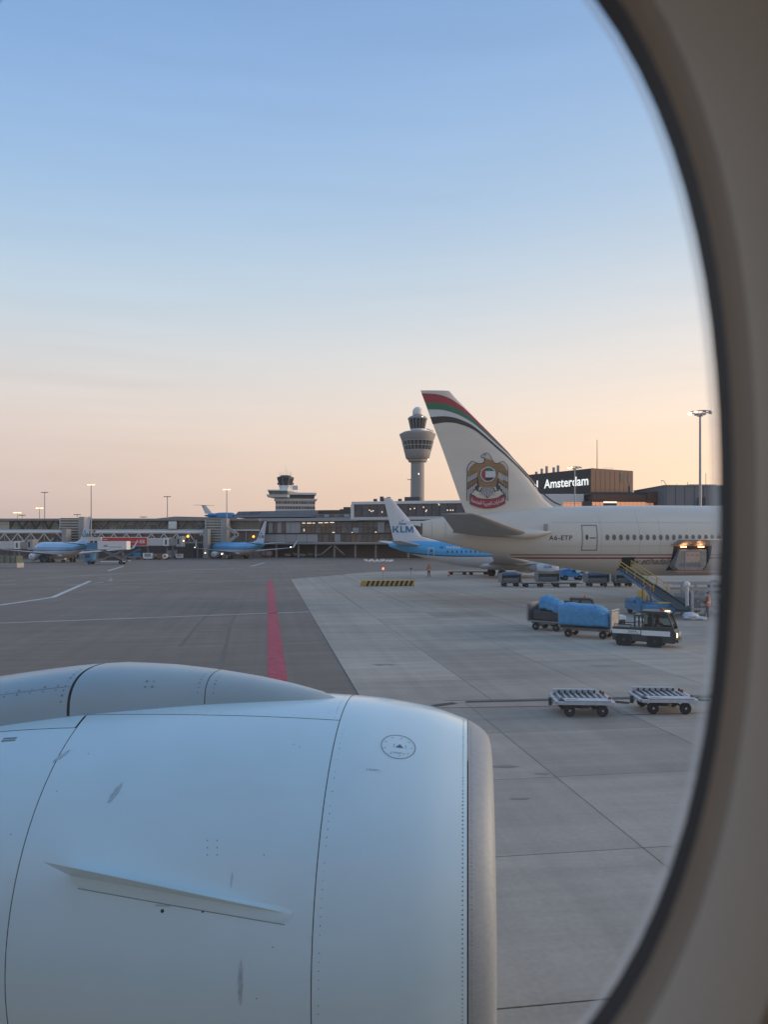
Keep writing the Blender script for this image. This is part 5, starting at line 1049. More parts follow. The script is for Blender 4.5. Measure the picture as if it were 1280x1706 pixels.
# ------------------------------------------------------------------ ground equipment
WH_ = {}
def wheel(parent, x, y, r, w_=.18, hub='steel'):
    k = (r, w_)
    if k not in WH_:
        WH_[k] = (MB().lathe([(r * .5, -w_ / 2), (r * .9, -w_ / 2), (r, -w_ * .3), (r, w_ * .3), (r * .9, w_ / 2), (r * .5, w_ / 2)], ax='y', n=18).mesh('tyre', True, m_['rubber']), MB().lathe([(r * .08, -w_ * .52), (r * .42, -w_ * .46), (r * .5, -w_ * .40), (r * .5, w_ * .40), (r * .42, w_ * .46), (r * .08, w_ * .52)], ax='y', n=14).mesh('rim', True, m_[hub]))
    t = link('wheel', WH_[k][0], parent, (x, y, r)); link('rim', WH_[k][1], t); return t
def blob(mb, c, s, n=10, m=7, jit=.08, seed=1):
    """lumpy closed form for bags, heads and tarps"""
    rnd = random.Random(seed); rings = []
    for i in range(m + 1):
        a = math.pi * (i + .02) / (m + .04); rings.append([(c[0] + s[0] * math.sin(a) * math.cos(2 * math.pi * k / n) * rnd.uniform(1 - jit, 1 + jit), c[1] + s[1] * math.sin(a) * math.sin(2 * math.pi * k / n) * rnd.uniform(1 - jit, 1 + jit), c[2] - s[2] * math.cos(a)) for k in range(n)])
    return mb.loft(rings)
def person(label, loc, rz, vest='orange', seated=False, parent=None):
    """one continuous body, with vest and hair as children"""
    o = thing('person', label, 'person', loc, rz); hip = .5 if seated else .92; sh = hip + .55
    vs, es, rs = [], [], []
    def v(p, r): vs.append(p); rs.append(r); return len(vs) - 1
    pel = v((0, 0, hip), .15); ch = v((0, 0, hip + .35), .17); nk = v((0, 0, sh + .06), .065); hd = v((.02, 0, sh + .17), .10); tp = v((.02, 0, sh + .29), .085); es += [(pel, ch), (ch, nk), (nk, hd), (hd, tp)]
    for s in (-1, 1):
        shd = v((0, s * .19, sh - .03), .085); el = v((.05 if not seated else .18, s * .27, sh - .30), .055); ha = v((.22 if not seated else .42, s * .2, sh - .42), .04); es += [(ch, shd), (shd, el), (el, ha)]
        if seated: kn = v((.42, s * .13, hip - .02), .08); an = v((.48, s * .13, .1), .05); ft_ = v((.62, s * .13, .05), .05)
        else: kn = v((.03, s * .12, .48), .08); an = v((-.02, s * .13, .09), .055); ft_ = v((.14, s * .14, .05), .05)
        hp = v((.02, s * .1, hip - .05), .11); es += [(pel, hp), (hp, kn), (kn, an), (an, ft_)]
    me = bpy.data.meshes.new('body'); me.from_pydata(vs, es, []); b = link('body', me, o); md = b.modifiers.new('skin', 'SKIN')
    for i, r in enumerate(rs): me.skin_vertices[0].data[i].radius = (r, r)
    me.skin_vertices[0].data[0].use_root = True; b.modifiers.new('sub', 'SUBSURF').levels = 1; b.modifiers['sub'].render_levels = 1
    me.materials.append(m_['workwear'] if 'workwear' in MATS else body_mat())
    q = MB().loft([[(r * .82 * math.cos(2 * math.pi * k / 12), r * 1.12 * math.sin(2 * math.pi * k / 12), zz) for k in range(12)] for r, zz in ((.20, hip - .05), (.205, hip + .2), (.21, hip + .4), (.17, sh), (.09, sh + .04))], False, False); q.build('vest', m_[vest], o, True)
    MB().loft([[(r * 1.01 * .82 * math.cos(2 * math.pi * k / 12), r * 1.01 * 1.12 * math.sin(2 * math.pi * k / 12), zz) for k in range(12)] for r, zz in ((.208, hip + .18), (.21, hip + .24))], False, False).build('reflective_band', m_['white'], o)
    blob(MB(), (.0, 0, sh + .26), (.115, .105, .10), 10, 6, .02).build('hair', m_['dark'], o, True); return o
def body_mat():
    m = mat('workwear', (.03, .035, .05), .8, na=.2); t = m.node_tree; L = t.links.new; n = t.nodes.new; b = t.nodes['Principled BSDF']
    co = n('ShaderNodeTexCoord'); sx = n('ShaderNodeSeparateXYZ'); L(co.outputs['Object'], sx.inputs[0]); g = n('ShaderNodeMath'); g.operation = 'GREATER_THAN'; g.inputs[1].default_value = 1.50; L(sx.outputs[2], g.inputs[0])
    mx_ = n('ShaderNodeMix'); mx_.data_type = 'RGBA'; L(g.outputs[0], mx_.inputs[0]); mx_.inputs[6].default_value = (.03, .035, .05, 1); mx_.inputs[7].default_value = (.42, .24, .17, 1); L(mx_.outputs[2], b.inputs['Base Color']); return m
def cab_glass():
    m = bpy.data.materials.new('cabglass'); m.use_nodes = True; t = m.node_tree; t.nodes.clear(); n = t.nodes.new; L = t.links.new; MATS['cabglass'] = m
    tr = n('ShaderNodeBsdfTransparent'); tr.inputs[0].default_value = (.62, .68, .65, 1); gl = n('ShaderNodeBsdfGlossy'); gl.inputs['Roughness'].default_value = .06
    fr = n('ShaderNodeFresnel'); fr.inputs[0].default_value = 1.6; mxs = n('ShaderNodeMixShader'); L(fr.outputs[0], mxs.inputs[0]); L(tr.outputs[0], mxs.inputs[1]); L(gl.outputs[0], mxs.inputs[2]); o = n('ShaderNodeOutputMaterial'); L(mxs.outputs[0], o.inputs[0])
mat('hivis_yellow', (.45, .55, .05), .6); mat('tugdark', (.04, .046, .044), .4, ns=3, na=.2, coat=.2); cab_glass(); mat('bagwhite', (.62, .62, .64), .35, bump=.6, bs=9)
mat('cartmetal', (.25, .26, .27), .48, .5, ns=5, na=.25); mat('dollymetal', (.50, .51, .53), .45, .35, ns=7, na=.2)

# ---- container dollies close to us
def dolly(label, loc, rz):
    o = thing('container_dolly', label, 'dolly', loc, rz, 'container dollies near the engine'); L_, W_ = 2.0, 1.62; z = .52
    for y in (-W_ / 2, W_ / 2): MB().span(-L_ / 2, L_ / 2, y - .06, y + .06, z - .10, z).build('side_rail', m_['dollymetal'], o, bevel=.012)
    for x in (-L_ / 2, L_ / 2): MB().span(x - .06, x + .06, -W_ / 2 + .061, W_ / 2 - .061, z - .10, z - .003).build('end_rail', m_['dollymetal'], o, bevel=.012)
    MB().span(-L_ / 2 + .25, L_ / 2 - .1, -W_ / 2 - .02, -W_ / 2 + .42, z + .004, z + .05).build('near_plate', m_['dollymetal'], o, bevel=.01); MB().span(-L_ / 2 + .35, -L_ / 2 + .75, -W_ / 2 + .1, -W_ / 2 + .22, z + .051, z + .056).build('hand_slot', m_['grey'], o)
    MB().span(-L_ / 2 + .1, L_ / 2 - .35, W_ / 2 - .12, W_ / 2 + .02, z + .004, z + .16).build('far_stop', m_['dollymetal'], o, bevel=.01)
    MB().span(-L_ / 2 + .08, L_ / 2 - .08, -.36, W_ / 2 - .1, z - .04, z - .01).build('deck_pan', m_['cartmetal'], o)
    for k in range(8): x = -L_ / 2 + .2 + k * .22; MB().cyl((x, -.35, z + .02), (x, W_ / 2 - .14, z + .02), .045, n=10).build('roller', m_['steel'], o, True); MB().box((x + .1, W_ / 2 - .14, z + .08), (.06, .05, .10)).build('roller_bracket', m_['dark'], o)
    for k in range(3): MB().span(-L_ / 2 + .08, L_ / 2 - .08, -.35 + .4 * k, -.29 + .4 * k, z - .16, z - .05).build('cross_member', m_['grey'], o)
    tt = MB().cyl((.0, 0, .2), (0, 0, z - .05), .32, n=16).build('turntable', m_['dark'], o); MB().span(-.75, .75, -.06, .06, .3, .36).build('chassis_beam', m_['grey'], o)
    for x in (-.55, .62):
        MB().cyl((x, -.66, .19), (x, .66, .19), .04, n=8).build('axle', m_['dark'], o)
        for y in (-.66, .66): wheel(o, x, y, .205, .13); MB().span(x - .05, x + .05, y * .82 - .03, y * .82 + .03, .19, .42).build('wheel_bracket', m_['grey'], o)
    MB().bar((L_ / 2, 0, .40), (L_ / 2 + .62, 0, .36), .07).build('towbar', m_['dark'], o); MB().lathe([(.05, -.03), (.09, 0), (.05, .03)], (L_ / 2 + .67, 0, .36), n=12).build('tow_eye', m_['dark'], o)
    MB().box((-L_ / 2 - .14, 0, .38), (.1, .12, .26)).build('coupling', m_['dark'], o); MB().span(-L_ / 2 - .1, -L_ / 2 - .05, -.1, .1, .3, .5).build('coupling_plate', m_['grey'], o)
    for y in (-.5, .55): MB().box((L_ / 2 - .1, y, z + .06), (.09, .09, .1)).build('corner_lock', m_['lockred'] if 'lockred' in MATS else mat('lockred', (.3, .09, .05), .6), o)
    return o
v = G(969, 1188); d1 = dolly('roller dolly nearer the engine, left of the two flat grey dollies', (v.x, v.y, 0.017), R(-3))
v = G(1104, 1184); d1.scale = (.80, .80, .86); dup(d1, (v.x, v.y, .017), R(-2), 'roller dolly towed right of the first, partly near the window frame')

# ---- small tow tractor with lit headlamp
def tug(label, loc, rz, col_='tugdark', stripe=True, cab=True):
    o = thing('tow_tractor', label, 'tractor', loc, rz); b = m_[col_]
    MB().prism([(-1.48, .26), (1.42, .22), (1.50, .34), (1.50, .70), (1.40, .86), (.15, .86), (-.1, .92), (-1.48, .92)], -.62, .62).build('chassis', b, o, bevel=.04)
    if stripe:
        for s in (-1, 1):
            w1 = MB().span(-1.47, -.13, s * .645 - .012, s * .645 + .012, .60, .80).build('white_stripe', m_['white'], o); MB().span(-.09, 1.22, s * .645 - .012, s * .645 + .012, .56, .80).build('white_stripe', m_['white'], o)
            for k in range(4): MB().span(-.72 + .13 * k, -.65 + .13 * k, s * .66 - .004, s * .66 + .004, .63, .67).build('lettering', m_['midgrey'], w1); MB().span(-.7 + .1 * k, -.63 + .1 * k, s * .66 - .004, s * .66 + .004, .71, .76).build('lettering', m_['midgrey'], w1)
    if cab:
        c = [(-.02, .86), (1.38, .86), (1.30, 1.15), (1.12, 1.62), (.98, 1.70), (-.05, 1.72)]
        MB().prism([(.0, .87), (1.34, .87), (1.27, 1.13), (1.10, 1.58), (.0, 1.60)], -.54, .54).build('cab_glass', m_['cabglass'], o)
        for s in (-1, 1):
            for p, q in (((-.04, .86), (-.08, 1.70)), ((.42, .86), (.42, 1.66)), ((1.37, .86), (1.08, 1.66))): MB().bar((p[0], s * .57, p[1]), (q[0], s * .55, q[1]), .07, .07).build('cab_pillar', b, o)
            MB().span(-.08, 1.36, s * .57 - .05, s * .57 + .05, .84, .99).build('cab_sill', b, o); MB().bar((-.42, s * .55, .9), (-.42, s * .53, 1.5), .08).build('roll_post', b, o)
        MB().prism([(-.14, 1.62), (1.12, 1.60), (1.18, 1.64), (1.02, 1.72), (-.14, 1.74)], -.60, .60).build('cab_roof', b, o, bevel=.02); MB().span(-.46, -.05, -.55, .55, 1.46, 1.53).build('rear_frame', b, o)
        MB().lathe([(.08, 0), (.08, .08), (.04, .12)], (.72, .1, 1.735), n=12).build('beacon', m_['red'] if stripe else m_['orange'], o); MB().box((1.05, -.3, 1.74), (.22, .3, .05)).build('roof_sign', m_['ceil'] if stripe else m_['grey'], o)
        MB().span(.15, .3, -.4, .4, .95, 1.4).build('seat_back', m_['black'], o)
    for s in (-1, 1):
        MB().box((1.47, s * .42, .62), (.10, .24, .20)).build('headlamp', m_['headlamp'] if (s < 0 and stripe) else m_['offwhite'], o, bevel=.02); MB().box((-1.5, s * .5, .66), (.04, .12, .1)).build('rear_lamp', m_['red'], o)
        for x, r in ((-.92, .31), (.52, .29)): wheel(o, x, s * .56, r, .22, 'dark'); MB().lathe([(r + .03, -.09), (r + .09, -.09), (r + .09, .09), (r + .03, .09)], (x, s * .565, r), 'y', 20).build('wheel_arch', m_['black'], o)
        MB().tube([(-1.40, s * .5, .92), (-1.40, s * .5, 1.03), (-.6, s * .5, 1.03), (-.6, s * .5, .92)], .022).build('deck_rail', m_['black'], o)
    MB().span(1.50, 1.58, -.6, .6, .26, .42).build('bumper', m_['black'], o, bevel=.03); MB().box((-1.56, 0, .42), (.16, .2, .12)).build('tow_hitch', m_['dark'], o)
    return o
mat('headlamp', (1, .8, .5), .3, emit=3.5, ecol=(1, .74, .36))
v = G(1080, 1077); tug('small dark tow tractor with a white side stripe and lit headlamp', (v.x, v.y + .3, .017), R(-29))
a = R(-29); person('driver in an orange vest sitting in the white striped tow tractor', (v.x + .55 * math.cos(a), v.y + .3 + .55 * math.sin(a), .42), a, 'orange', True).scale = (.85, .85, .85)
v = G(970, 1050); tug('dark open cab tractor half hidden behind the blue covered luggage cart', (v.x, v.y + 2.2, .017), R(-18), 'tugdark', False)
vv = P(1024, 1033, v.y); o = thing('white_counterweight', 'white and black block at the back of the half hidden dark tractor', 'block', (vv.x, v.y + .1, .017)); MB().span(-.55, .55, -.4, .4, .25, .62).build('base', m_['dark'], o, bevel=.04); MB().span(-.58, .58, -.42, .42, .622, .85).build('top', m_['white'], o, bevel=.03); wheel(o, .2, -.36, .24)

# ---- luggage carts
def cart_base(o, L_, W_=1.45, ends=True, h=.95, sides=False):
    z = .48; MB().span(-L_ / 2, L_ / 2, -W_ / 2, W_ / 2, z, z + .08).build('deck', m_['cartmetal'], o, bevel=.015)
    for y in (-.4, .4): MB().span(-L_ / 2 + .1, L_ / 2 - .1, y - .05, y + .05, z - .12, z - .004).build('chassis_beam', m_['grey'], o)
    for x in (-L_ / 2 + .45, L_ / 2 - .45):
        for y in (-.55, .55): wheel(o, x, y, .21, .13)
        MB().cyl((x, -.55, .21), (x, .55, .21), .04, n=8).build('axle', m_['dark'], o); MB().span(x - .06, x + .06, -.42, .42, .22, z - .12).build('axle_frame', m_['dark'], o)
    if ends:
        for x in (-L_ / 2, L_ / 2):
            e = MB().span(x - .03, x + .03, -W_ / 2 + .05, W_ / 2 - .05, z + .08, z + h).build('end_panel', m_['cartmetal'], o, bevel=.01)
            for y in (-W_ / 2 + .03, W_ / 2 - .03): MB().span(x - .045, x + .045, y - .03, y + .03, z + .08, z + h + .05).build('end_post', m_['grey'], e)
            MB().span(x - .05, x + .05, -W_ / 2, W_ / 2, z + h + .05, z + h + .1).build('end_rail', m_['galv'], e)
    MB().bar((L_ / 2, 0, .38), (L_ / 2 + .8, 0, .36), .06).build('towbar', m_['dark'], o)
    return z + .08
def tarp(o, pts_x, prof_, name='tarpaulin', m=None, seed=3):
    """sheet stretched over luggage: cross sections along x, each a list of (y, z)"""
    rnd = random.Random(seed); rings = []
    for x, sc_, dz in pts_x: rings.append([(x + rnd.uniform(-.02, .02), y * sc_ + rnd.uniform(-.04, .04), zz + (dz if zz > .8 else 0) + rnd.uniform(-.045, .045)) for y, zz in prof_])
    t = MB().loft(rings).build(name, m or m_['tarp'], o, True); s = t.modifiers.new('sub', 'SUBSURF'); s.levels = 1; s.render_levels = 1; return t
v = G(984, 1063); c1 = thing('luggage_cart', 'luggage cart fully covered by a blue tarpaulin, hitched behind the white striped tractor', 'cart', (v.x, v.y + .35, .017), R(-32)); z = cart_base(c1, 2.75)
tarp(c1, [(-1.42, .98, -.06), (-1.40, 1.0, .02), (-1.30, 1.02, .08), (-.9, 1.02, .17), (-.5, 1.02, .08), (-.1, 1.02, .12), (.3, 1.02, .06), (.65, 1.0, .05), (.95, .98, -.16), (1.20, .95, -.40), (1.30, .9, -.55)], [(-.76, .58), (-.78, .75), (-.76, .95), (-.78, 1.2), (-.77, 1.42), (-.70, 1.55), (-.5, 1.62), (-.2, 1.70), (.0, 1.68), (.35, 1.66), (.70, 1.55), (.76, 1.25), (.77, .9), (.76, .58)])
for k, (x, zz) in enumerate(((-.9, 1.66), (-.1, 1.68), (.5, 1.66))): MB().box((x, -.52, zz), (.14, .06, .03)).build('strap_buckle', m_['dark'], c1)
MB().bar((.95, -.74, 1.35), (1.3, -.2, 1.15), .03).build('strap', m_['white'], c1); MB().bar((-1.2, -.6, 1.66), (-.85, -.2, 1.78), .035).build('strap', m_['white'], c1); MB().span(-1.3, 1.2, -.775, -.755, .53, .60).build('skirt_bar', m_['black'], c1)
v = G(920, 1051); c2 = thing('luggage_cart', 'luggage cart with open metal ends and a crumpled blue sheet on top', 'cart', (v.x, v.y + .4, .017), R(-40)); z = cart_base(c2, 2.2, h=.98)
MB().span(-1.06, 1.06, .62, .68, z, z + .9).build('side_panel', m_['cartmetal'], c2); tarp(c2, [(-.55, .75, .05), (-.45, .9, .25), (-.3, 1.0, .2), (-.1, .9, .3), (.1, 1.0, .12), (.3, .9, .2), (.5, .98, -.02), (.65, .8, .05), (.8, .85, -.2), (1.0, .7, -.35)], [(-.55, .95), (-.6, 1.1), (-.55, 1.3), (-.58, 1.5), (-.4, 1.65), (-.2, 1.7), (0, 1.76), (.2, 1.7), (.55, 1.55), (.6, 1.2), (.5, .95)], 'crumpled_sheet', seed=9)
MB().span(-.9, .9, -.5, .5, z, z + .55).build('luggage_pile', m_['dark'], c2, bevel=.08)
# carts lined up under the big jet
def plain_cart(label, px, py, load, L_=2.7, rz=R(5)):
    v = G(px, py); o = thing('luggage_cart', label, 'cart', (v.x, v.y, .017 if py > 955 else 0), rz, 'carts waiting under the wide-body')
    z = cart_base(o, L_, ends=load != 'flat')
    if load == 'bags':
        tarp(o, [(-L_ / 2 + .05, .95, -.1), (-L_ * .25, 1, .1), (0, 1, .0), (L_ * .25, 1, .12), (L_ / 2 - .05, .95, -.05)], [(-.6, 1.1), (-.66, 1.35), (-.5, 1.6), (0, 1.68), (.5, 1.6), (.66, 1.35), (.6, 1.1)], 'cover_sheet', m_['bluegrey'] if 'bluegrey' in MATS else mat('bluegrey', (.10, .14, .20), .6, ns=4, na=.25), seed=px)
    if load in ('bags', 'box'): MB().span(-L_ / 2 + .08, L_ / 2 - .08, .5, .56, z, z + .8).build('side_panel', m_['cartmetal'], o); MB().span(-L_ / 2 + .15, L_ / 2 - .15, -.45, .45, z, z + .45).build('luggage_pile', m_['midgrey'], o, bevel=.06)
    if load == 'box': MB().prism([(-L_ / 2, 1.5), (L_ / 2, 1.5), (L_ / 2 + .1, 1.78), (.2, 1.62), (-L_ / 2 - .05, 1.72)], -.7, .7).build('canopy', m_['midgrey'], o)
    return o
plain_cart('cart with a blue grey cover, left end of the row under the wide-body', 850, 977, 'bags', 2.3); plain_cart('empty flat cart right of the covered cart under the wide-body', 888, 978, 'flat', 2.6)
plain_cart('cart with a sagging grey canopy under the wide-body belly', 912, 975, 'box', 2.6); plain_cart('empty flat cart in front of the bright blue truck', 941, 978, 'flat', 2.9)
plain_cart('grey loaded cart right of the bright blue truck', 994, 977, 'bags', 2.6); plain_cart('grey cart half hidden behind the belt loader tip', 1038, 977, 'bags', 2.2)
plain_cart('flat cart far behind under the narrow-body, left one', 763, 957.5, 'flat', 3.0); plain_cart('flat cart far behind under the narrow-body, right one', 797, 957.5, 'flat', 3.2)
# bright blue truck
v = G(952, 966.5); bt = thing('service_truck', 'small bright blue service truck under the wide-body belly', 'truck', (v.x, v.y, .0), R(4)); bm = m_['klmblue']
MB().prism([(-1.5, .45), (1.45, .40), (1.5, .9), (1.35, 1.0), (.55, 1.05), (.35, 1.45), (-.15, 1.5), (-.25, 1.1), (-1.5, 1.15)], -.75, .75).build('body', bm, bt, bevel=.05); MB().prism([(-.05, 1.08), (.46, 1.08), (.3, 1.38), (-.05, 1.4)], -.77, .77).build('cab_window', m_['cabglass'], bt)
MB().prism([(-1.45, 1.16), (-.4, 1.16), (-.4, 1.62), (-1.4, 1.4)], -.6, .6).build('tool_box', bm, bt, bevel=.03); MB().box((1.1, -.77, .78), (.3, .03, .1)).build('marking', m_['white'], bt); MB().span(1.5, 1.75, -.5, .5, .4, .62).build('bumper', m_['dark'], bt)
for x in (-1.0, .95):
    for y in (-.7, .7): wheel(bt, x, y, .36, .22)
v2 = G(975, 966); person('worker in a yellow vest beside the bright blue truck', (v2.x, v2.y, 0), R(200), 'hivis_yellow')
v2 = G(715, 961); person('worker in an orange vest walking below the narrow-body tail', (v2.x, v2.y, .006), R(95), 'orange')
v2 = G(1180, 1032); person('worker in a red orange vest at the right by the loader', (v2.x, v2.y, .017), R(150), 'orange')

# ---- belt loader at the rear hold
bx, by = 18.8, 53.2; bl = thing('belt_loader', 'blue and yellow belt loader raised to the hold of the wide-body', 'belt loader', (bx, by, .017), R(2))
lowp, upp = Vector((.75, -2.6, .55)), Vector((.25, 7.0, 2.85)); dv = (upp - lowp)
MB().bar(lowp, upp, 1.0, .24).build('boom', m_['blue'], bl, bevel=.02); nrm2 = Vector((0, -dv.z, dv.y)).normalized()
MB().bar(lowp + nrm2 * .15, upp + nrm2 * .15, .8, .05).build('belt', m_['black'], bl); MB().cyl(lowp + Vector((-.5, 0, .1)), lowp + Vector((.5, 0, .1)), .14, n=12).build('end_roller', m_['dark'], bl)
for s in (-1, 1):
    a, b = lowp + Vector((s * .47, 0, 0)) + nrm2 * .18, upp + Vector((s * .47, 0, 0)) + nrm2 * .18
    MB().bar(a, b, .06, .12).build('side_guard', m_['dark'], bl); rl = MB().bar(a + (b - a) * .35 + nrm2 * .62, b + nrm2 * .62, .05).build('hand_rail', m_['yellow'], bl); MB().bar(a + (b - a) * .35 + nrm2 * .36, b + nrm2 * .36, .04).build('mid_rail', m_['yellow'], bl)
    for t in (.35, .52, .68, .84, .99): MB().bar(a + (b - a) * t, a + (b - a) * t + nrm2 * .62, .045).build('rail_post', m_['yellow'], rl)
MB().prism([(-1.35, .3), (.55, .3), (.6, .75), (.3, .92), (-.6, .95), (-.75, .8), (-1.35, .8)], -1.9, 2.4).build('chassis', m_['blue'], bl, bevel=.05)
MB().span(-1.35, -.55, .6, 2.3, .8, 1.05).build('engine_cover', m_['blue'], bl, bevel=.06); MB().span(-1.2, -.75, -.2, .3, .95, 1.75).build('driver_seat', m_['yellow'], bl, bevel=.08); MB().span(-1.5, -1.32, -1.0, -.2, .3, 1.35).build('front_guard', m_['blue'], bl, bevel=.05)
MB().tube([(-1.3, -.9, .9), (-1.25, -.9, 1.85), (-1.0, -.6, 2.05), (-.6, -.5, 2.05), (-.5, -.5, .9)], .05).build('roll_hoop', m_['brown'], bl); MB().cyl((-.9, -.75, 1.0), (-.8, -.55, 1.4), .04, n=6).build('steering_column', m_['dark'], bl)
for p, q in (((-.2, 0, .9), (.5, 3.4, 1.95)), ((.9, 0, .6), (.5, 3.4, 1.95))): MB().bar(p, q, .12).build('lift_strut', m_['galv'], bl)
MB().span(-.5, .3, -1.85, -1.2, .96, 1.02).build('step_plate', m_['yellow'], bl); MB().span(-.3, .5, -1.95, -1.8, .55, .62).build('step_plate', m_['yellow'], bl)
for x, y in ((-1.2, -1.2), (-1.2, 1.7), (.5, -1.2), (.5, 1.7)): w_ = wheel(bl, x, y, .34, .22); w_.rotation_euler.z = R(90)

# ---- container loader with rails, right of the belt loader
lx, ly = 22.9, 52.5; ld = thing('container_loader', 'grey container loader of rails and posts at the right below the open hold', 'loader', (lx, ly, .017), R(3))
for z0, y0 in ((.5, 0), (.95, .3), (1.35, .6), (1.75, 1.2), (2.1, 2.4)):
    for k in range(2): MB().span(-2.2, 3.0, y0 + k * 1.6 - .06, y0 + k * 1.6 + .06, z0 - .07, z0 + .07).build('rail', m_['galv'], ld)
for x in (-1.9, -.9, .2, 1.2, 2.4): MB().span(x - .08, x + .08, -.05, .12, 0, 1.7).build('post', m_['dollymetal'], ld); MB().span(x - .07, x + .07, 1.5, 1.65, 0, 2.2).build('post', m_['galv'], ld)
for k in range(9): MB().cyl((-2.0 + k * .55, .1, 1.02), (-2.0 + k * .55, 1.8, 1.02), .06, n=8).build('roller', m_['steel'], ld)
MB().span(-2.2, -1.2, .2, 2.2, .3, 1.25).build('motor_cabinet', m_['midgrey'], ld, bevel=.05); MB().span(.4, 1.1, -.2, .2, .9, 1.35).build('control_box', m_['white'], ld, bevel=.03); MB().span(-2.25, -2.1, -.3, .0, .3, 1.6).build('blue_post', m_['blue'], ld)
MB().span(1.5, 3.0, -.1, 1.6, .55, .62).build('side_platform', m_['dollymetal'], ld); MB().bar((-.4, -.6, .2), (2.8, -.9, .1), .09).build('ground_rail', m_['galv'], ld); MB().bar((-.2, -1.1, .12), (2.8, -1.5, .08), .09).build('ground_rail', m_['galv'], ld)
lpx = P(1145, 975, 51); lp = thing('globe_post', 'steel post with a round white globe in front of the container loader', 'post', (lpx.x, 51, .017)); MB().cyl((0, 0, 0), (0, 0, lpx.z - .1), .11, n=12).build('post', m_['dollymetal'], lp, True); MB().cyl((.16, 0, 0), (.16, 0, lpx.z - .4), .05, n=8).build('cable_duct', m_['dark'], lp); blob(MB(), (0, 0, lpx.z + .05), (.2, .2, .2), 16, 10, 0).build('globe', m_['white'], lp, True)
v = G(1150, 1033); bg_ = thing('plastic_wrap', 'crumpled white plastic wrap lying at the foot of the globe post', 'plastic', (v.x, v.y, .017)); blob(MB(), (0, 0, .22), (.55, .4, .3), 12, 7, .3, 5).build('heap', m_['bagwhite'], bg_, True); blob(MB(), (.55, -.2, .12), (.5, .2, .14), 10, 6, .35, 8).build('loose_fold', m_['bagwhite'], bg_, True)
v = G(1064, 1037); bg2 = thing('plastic_bag', 'small white bag lying behind the white striped tractor', 'bag', (v.x, v.y, .017)); blob(MB(), (0, 0, .12), (.4, .25, .14), 10, 6, .25, 6).build('bag', m_['bagwhite'], bg2, True)
# container in the open hold
u = Vector((math.cos(EY), math.sin(EY), 0)); lat = Vector((math.sin(EY), -math.cos(EY), 0)); base = Vector((FE.x0, FE.y0, 0)); ymid = sk_(cx0, (cz0 + cz1) / 2)[1]
ct = thing('cargo_container', 'grey metal cargo container in the lit open hold of the wide-body', 'container', base + u * ((cx0 + cx1) / 2 - .35) + lat * (-ymid + .28) + Vector((0, 0, cz0 + .04)), EY)
hgt = cz1 - cz0 - .35; MB().prism([(-1.05, 0), (1.05, 0), (1.45, .5), (1.45, hgt), (-1.0, hgt), (-1.45, .35)], -.35, .6).build('shell', m_['contmetal'] if 'contmetal' in MATS else mat('contmetal', (.30, .29, .28), .5, .3, ns=3, na=.2), ct, bevel=.03)
MB().span(-.45, .85, -.37, -.352, .75, hgt - .2).build('door_panel', m_['contdoor'] if 'contdoor' in MATS else mat('contdoor', (.55, .42, .33), .5, ns=3, na=.15), ct); MB().span(-1.0, 1.0, -.375, -.352, .35, .62).build('lower_panel', m_['midgrey'], ct)
for x in (-.5, .9): MB().span(x - .03, x + .03, -.40, -.353, .1, hgt - .05).build('seam_bar', m_['galv'], ct)
for k in range(3): MB().span(-.35 + .4 * k, -.1 + .4 * k, -.385, -.372, hgt - .5, hgt - .44).build('placard', m_['midgrey'], ct)

# ---- striped barrier block with its lamps
v = G(649, 976.5); br = thing('barrier_block', 'long low block with yellow and black slanted stripes on the concrete edge', 'barrier', (v.x, v.y, .006), R(4)); L_ = 5.9
MB().span(-L_ / 2, L_ / 2, 0, .9, 0, .66).build('block', m_['yellowp'] if 'yellowp' in MATS else mat('yellowp', (.50, .33, .07), .6, ns=2, na=.15), br, bevel=.06)
for k in range(10):
    x = -L_ / 2 + .2 + k * .56; MB().prism([(x, .02), (x + .27, .02), (x + .52, .64), (x + .25, .64)], -.012, -.002).build('black_stripe', m_['black'], br)
MB().prism([(-L_ / 2 - .45, 0), (-L_ / 2 - .01, 0), (-L_ / 2 - .01, .66), (-L_ / 2 - .3, .6)], .1, .9).build('end_wedge', m_['yellowp'], br)
for px, py, m in ((638.5, 949, 'lamp_red'), (685, 949, 'dark')):
    t = P(px, py, v.y + 4); o = thing('warning_post', ('post with a red glowing lamp' if m == 'lamp_red' else 'thin dark post without a lit lamp') + ' behind the striped barrier', 'post', (t.x, v.y + 4, .006)); MB().cyl((0, 0, 0), (0, 0, t.z), .06, n=8).build('pole', m_['grey'], o); MB().box((0, 0, t.z + .12), (.22, .22, .24)).build('lamp', m_[m], o, bevel=.05); MB().span(-.3, .3, -.2, .2, 0, .12).build('foot', m_['dark'], o)
v = G(748, 960); tc2 = thing('traffic_cone', 'small orange cone near the flat carts under the narrow-body', 'cone', (v.x, v.y, .006)); MB().lathe([(.2, .03), (.04, .7)], n=14).build('cone', m_['orange'], tc2, True); MB().box((0, 0, .015), (.45, .45, .03)).build('base', m_['dark'], tc2); MB().lathe([(.142, .28), (.1, .45)], n=14, c0=False, c1=False).build('reflective_band', m_['white'], tc2)
rnd = random.Random(4)
for k in range(22):
    px = 608 + k * 2.2 + rnd.uniform(-.8, .8); v = G(px, 935.5 + rnd.uniform(-1.2, 1)); b = tag(MB().lathe([(.16, 0), (.16, .25), (.1, .55), (.03, .6)], n=8).build('marker_bollard', m_['white'], None, True, loc=(v.x, v.y, 0)), 'tiny white marker bollard in the scatter below the terminal', 'bollard', 'white markers below the terminal')

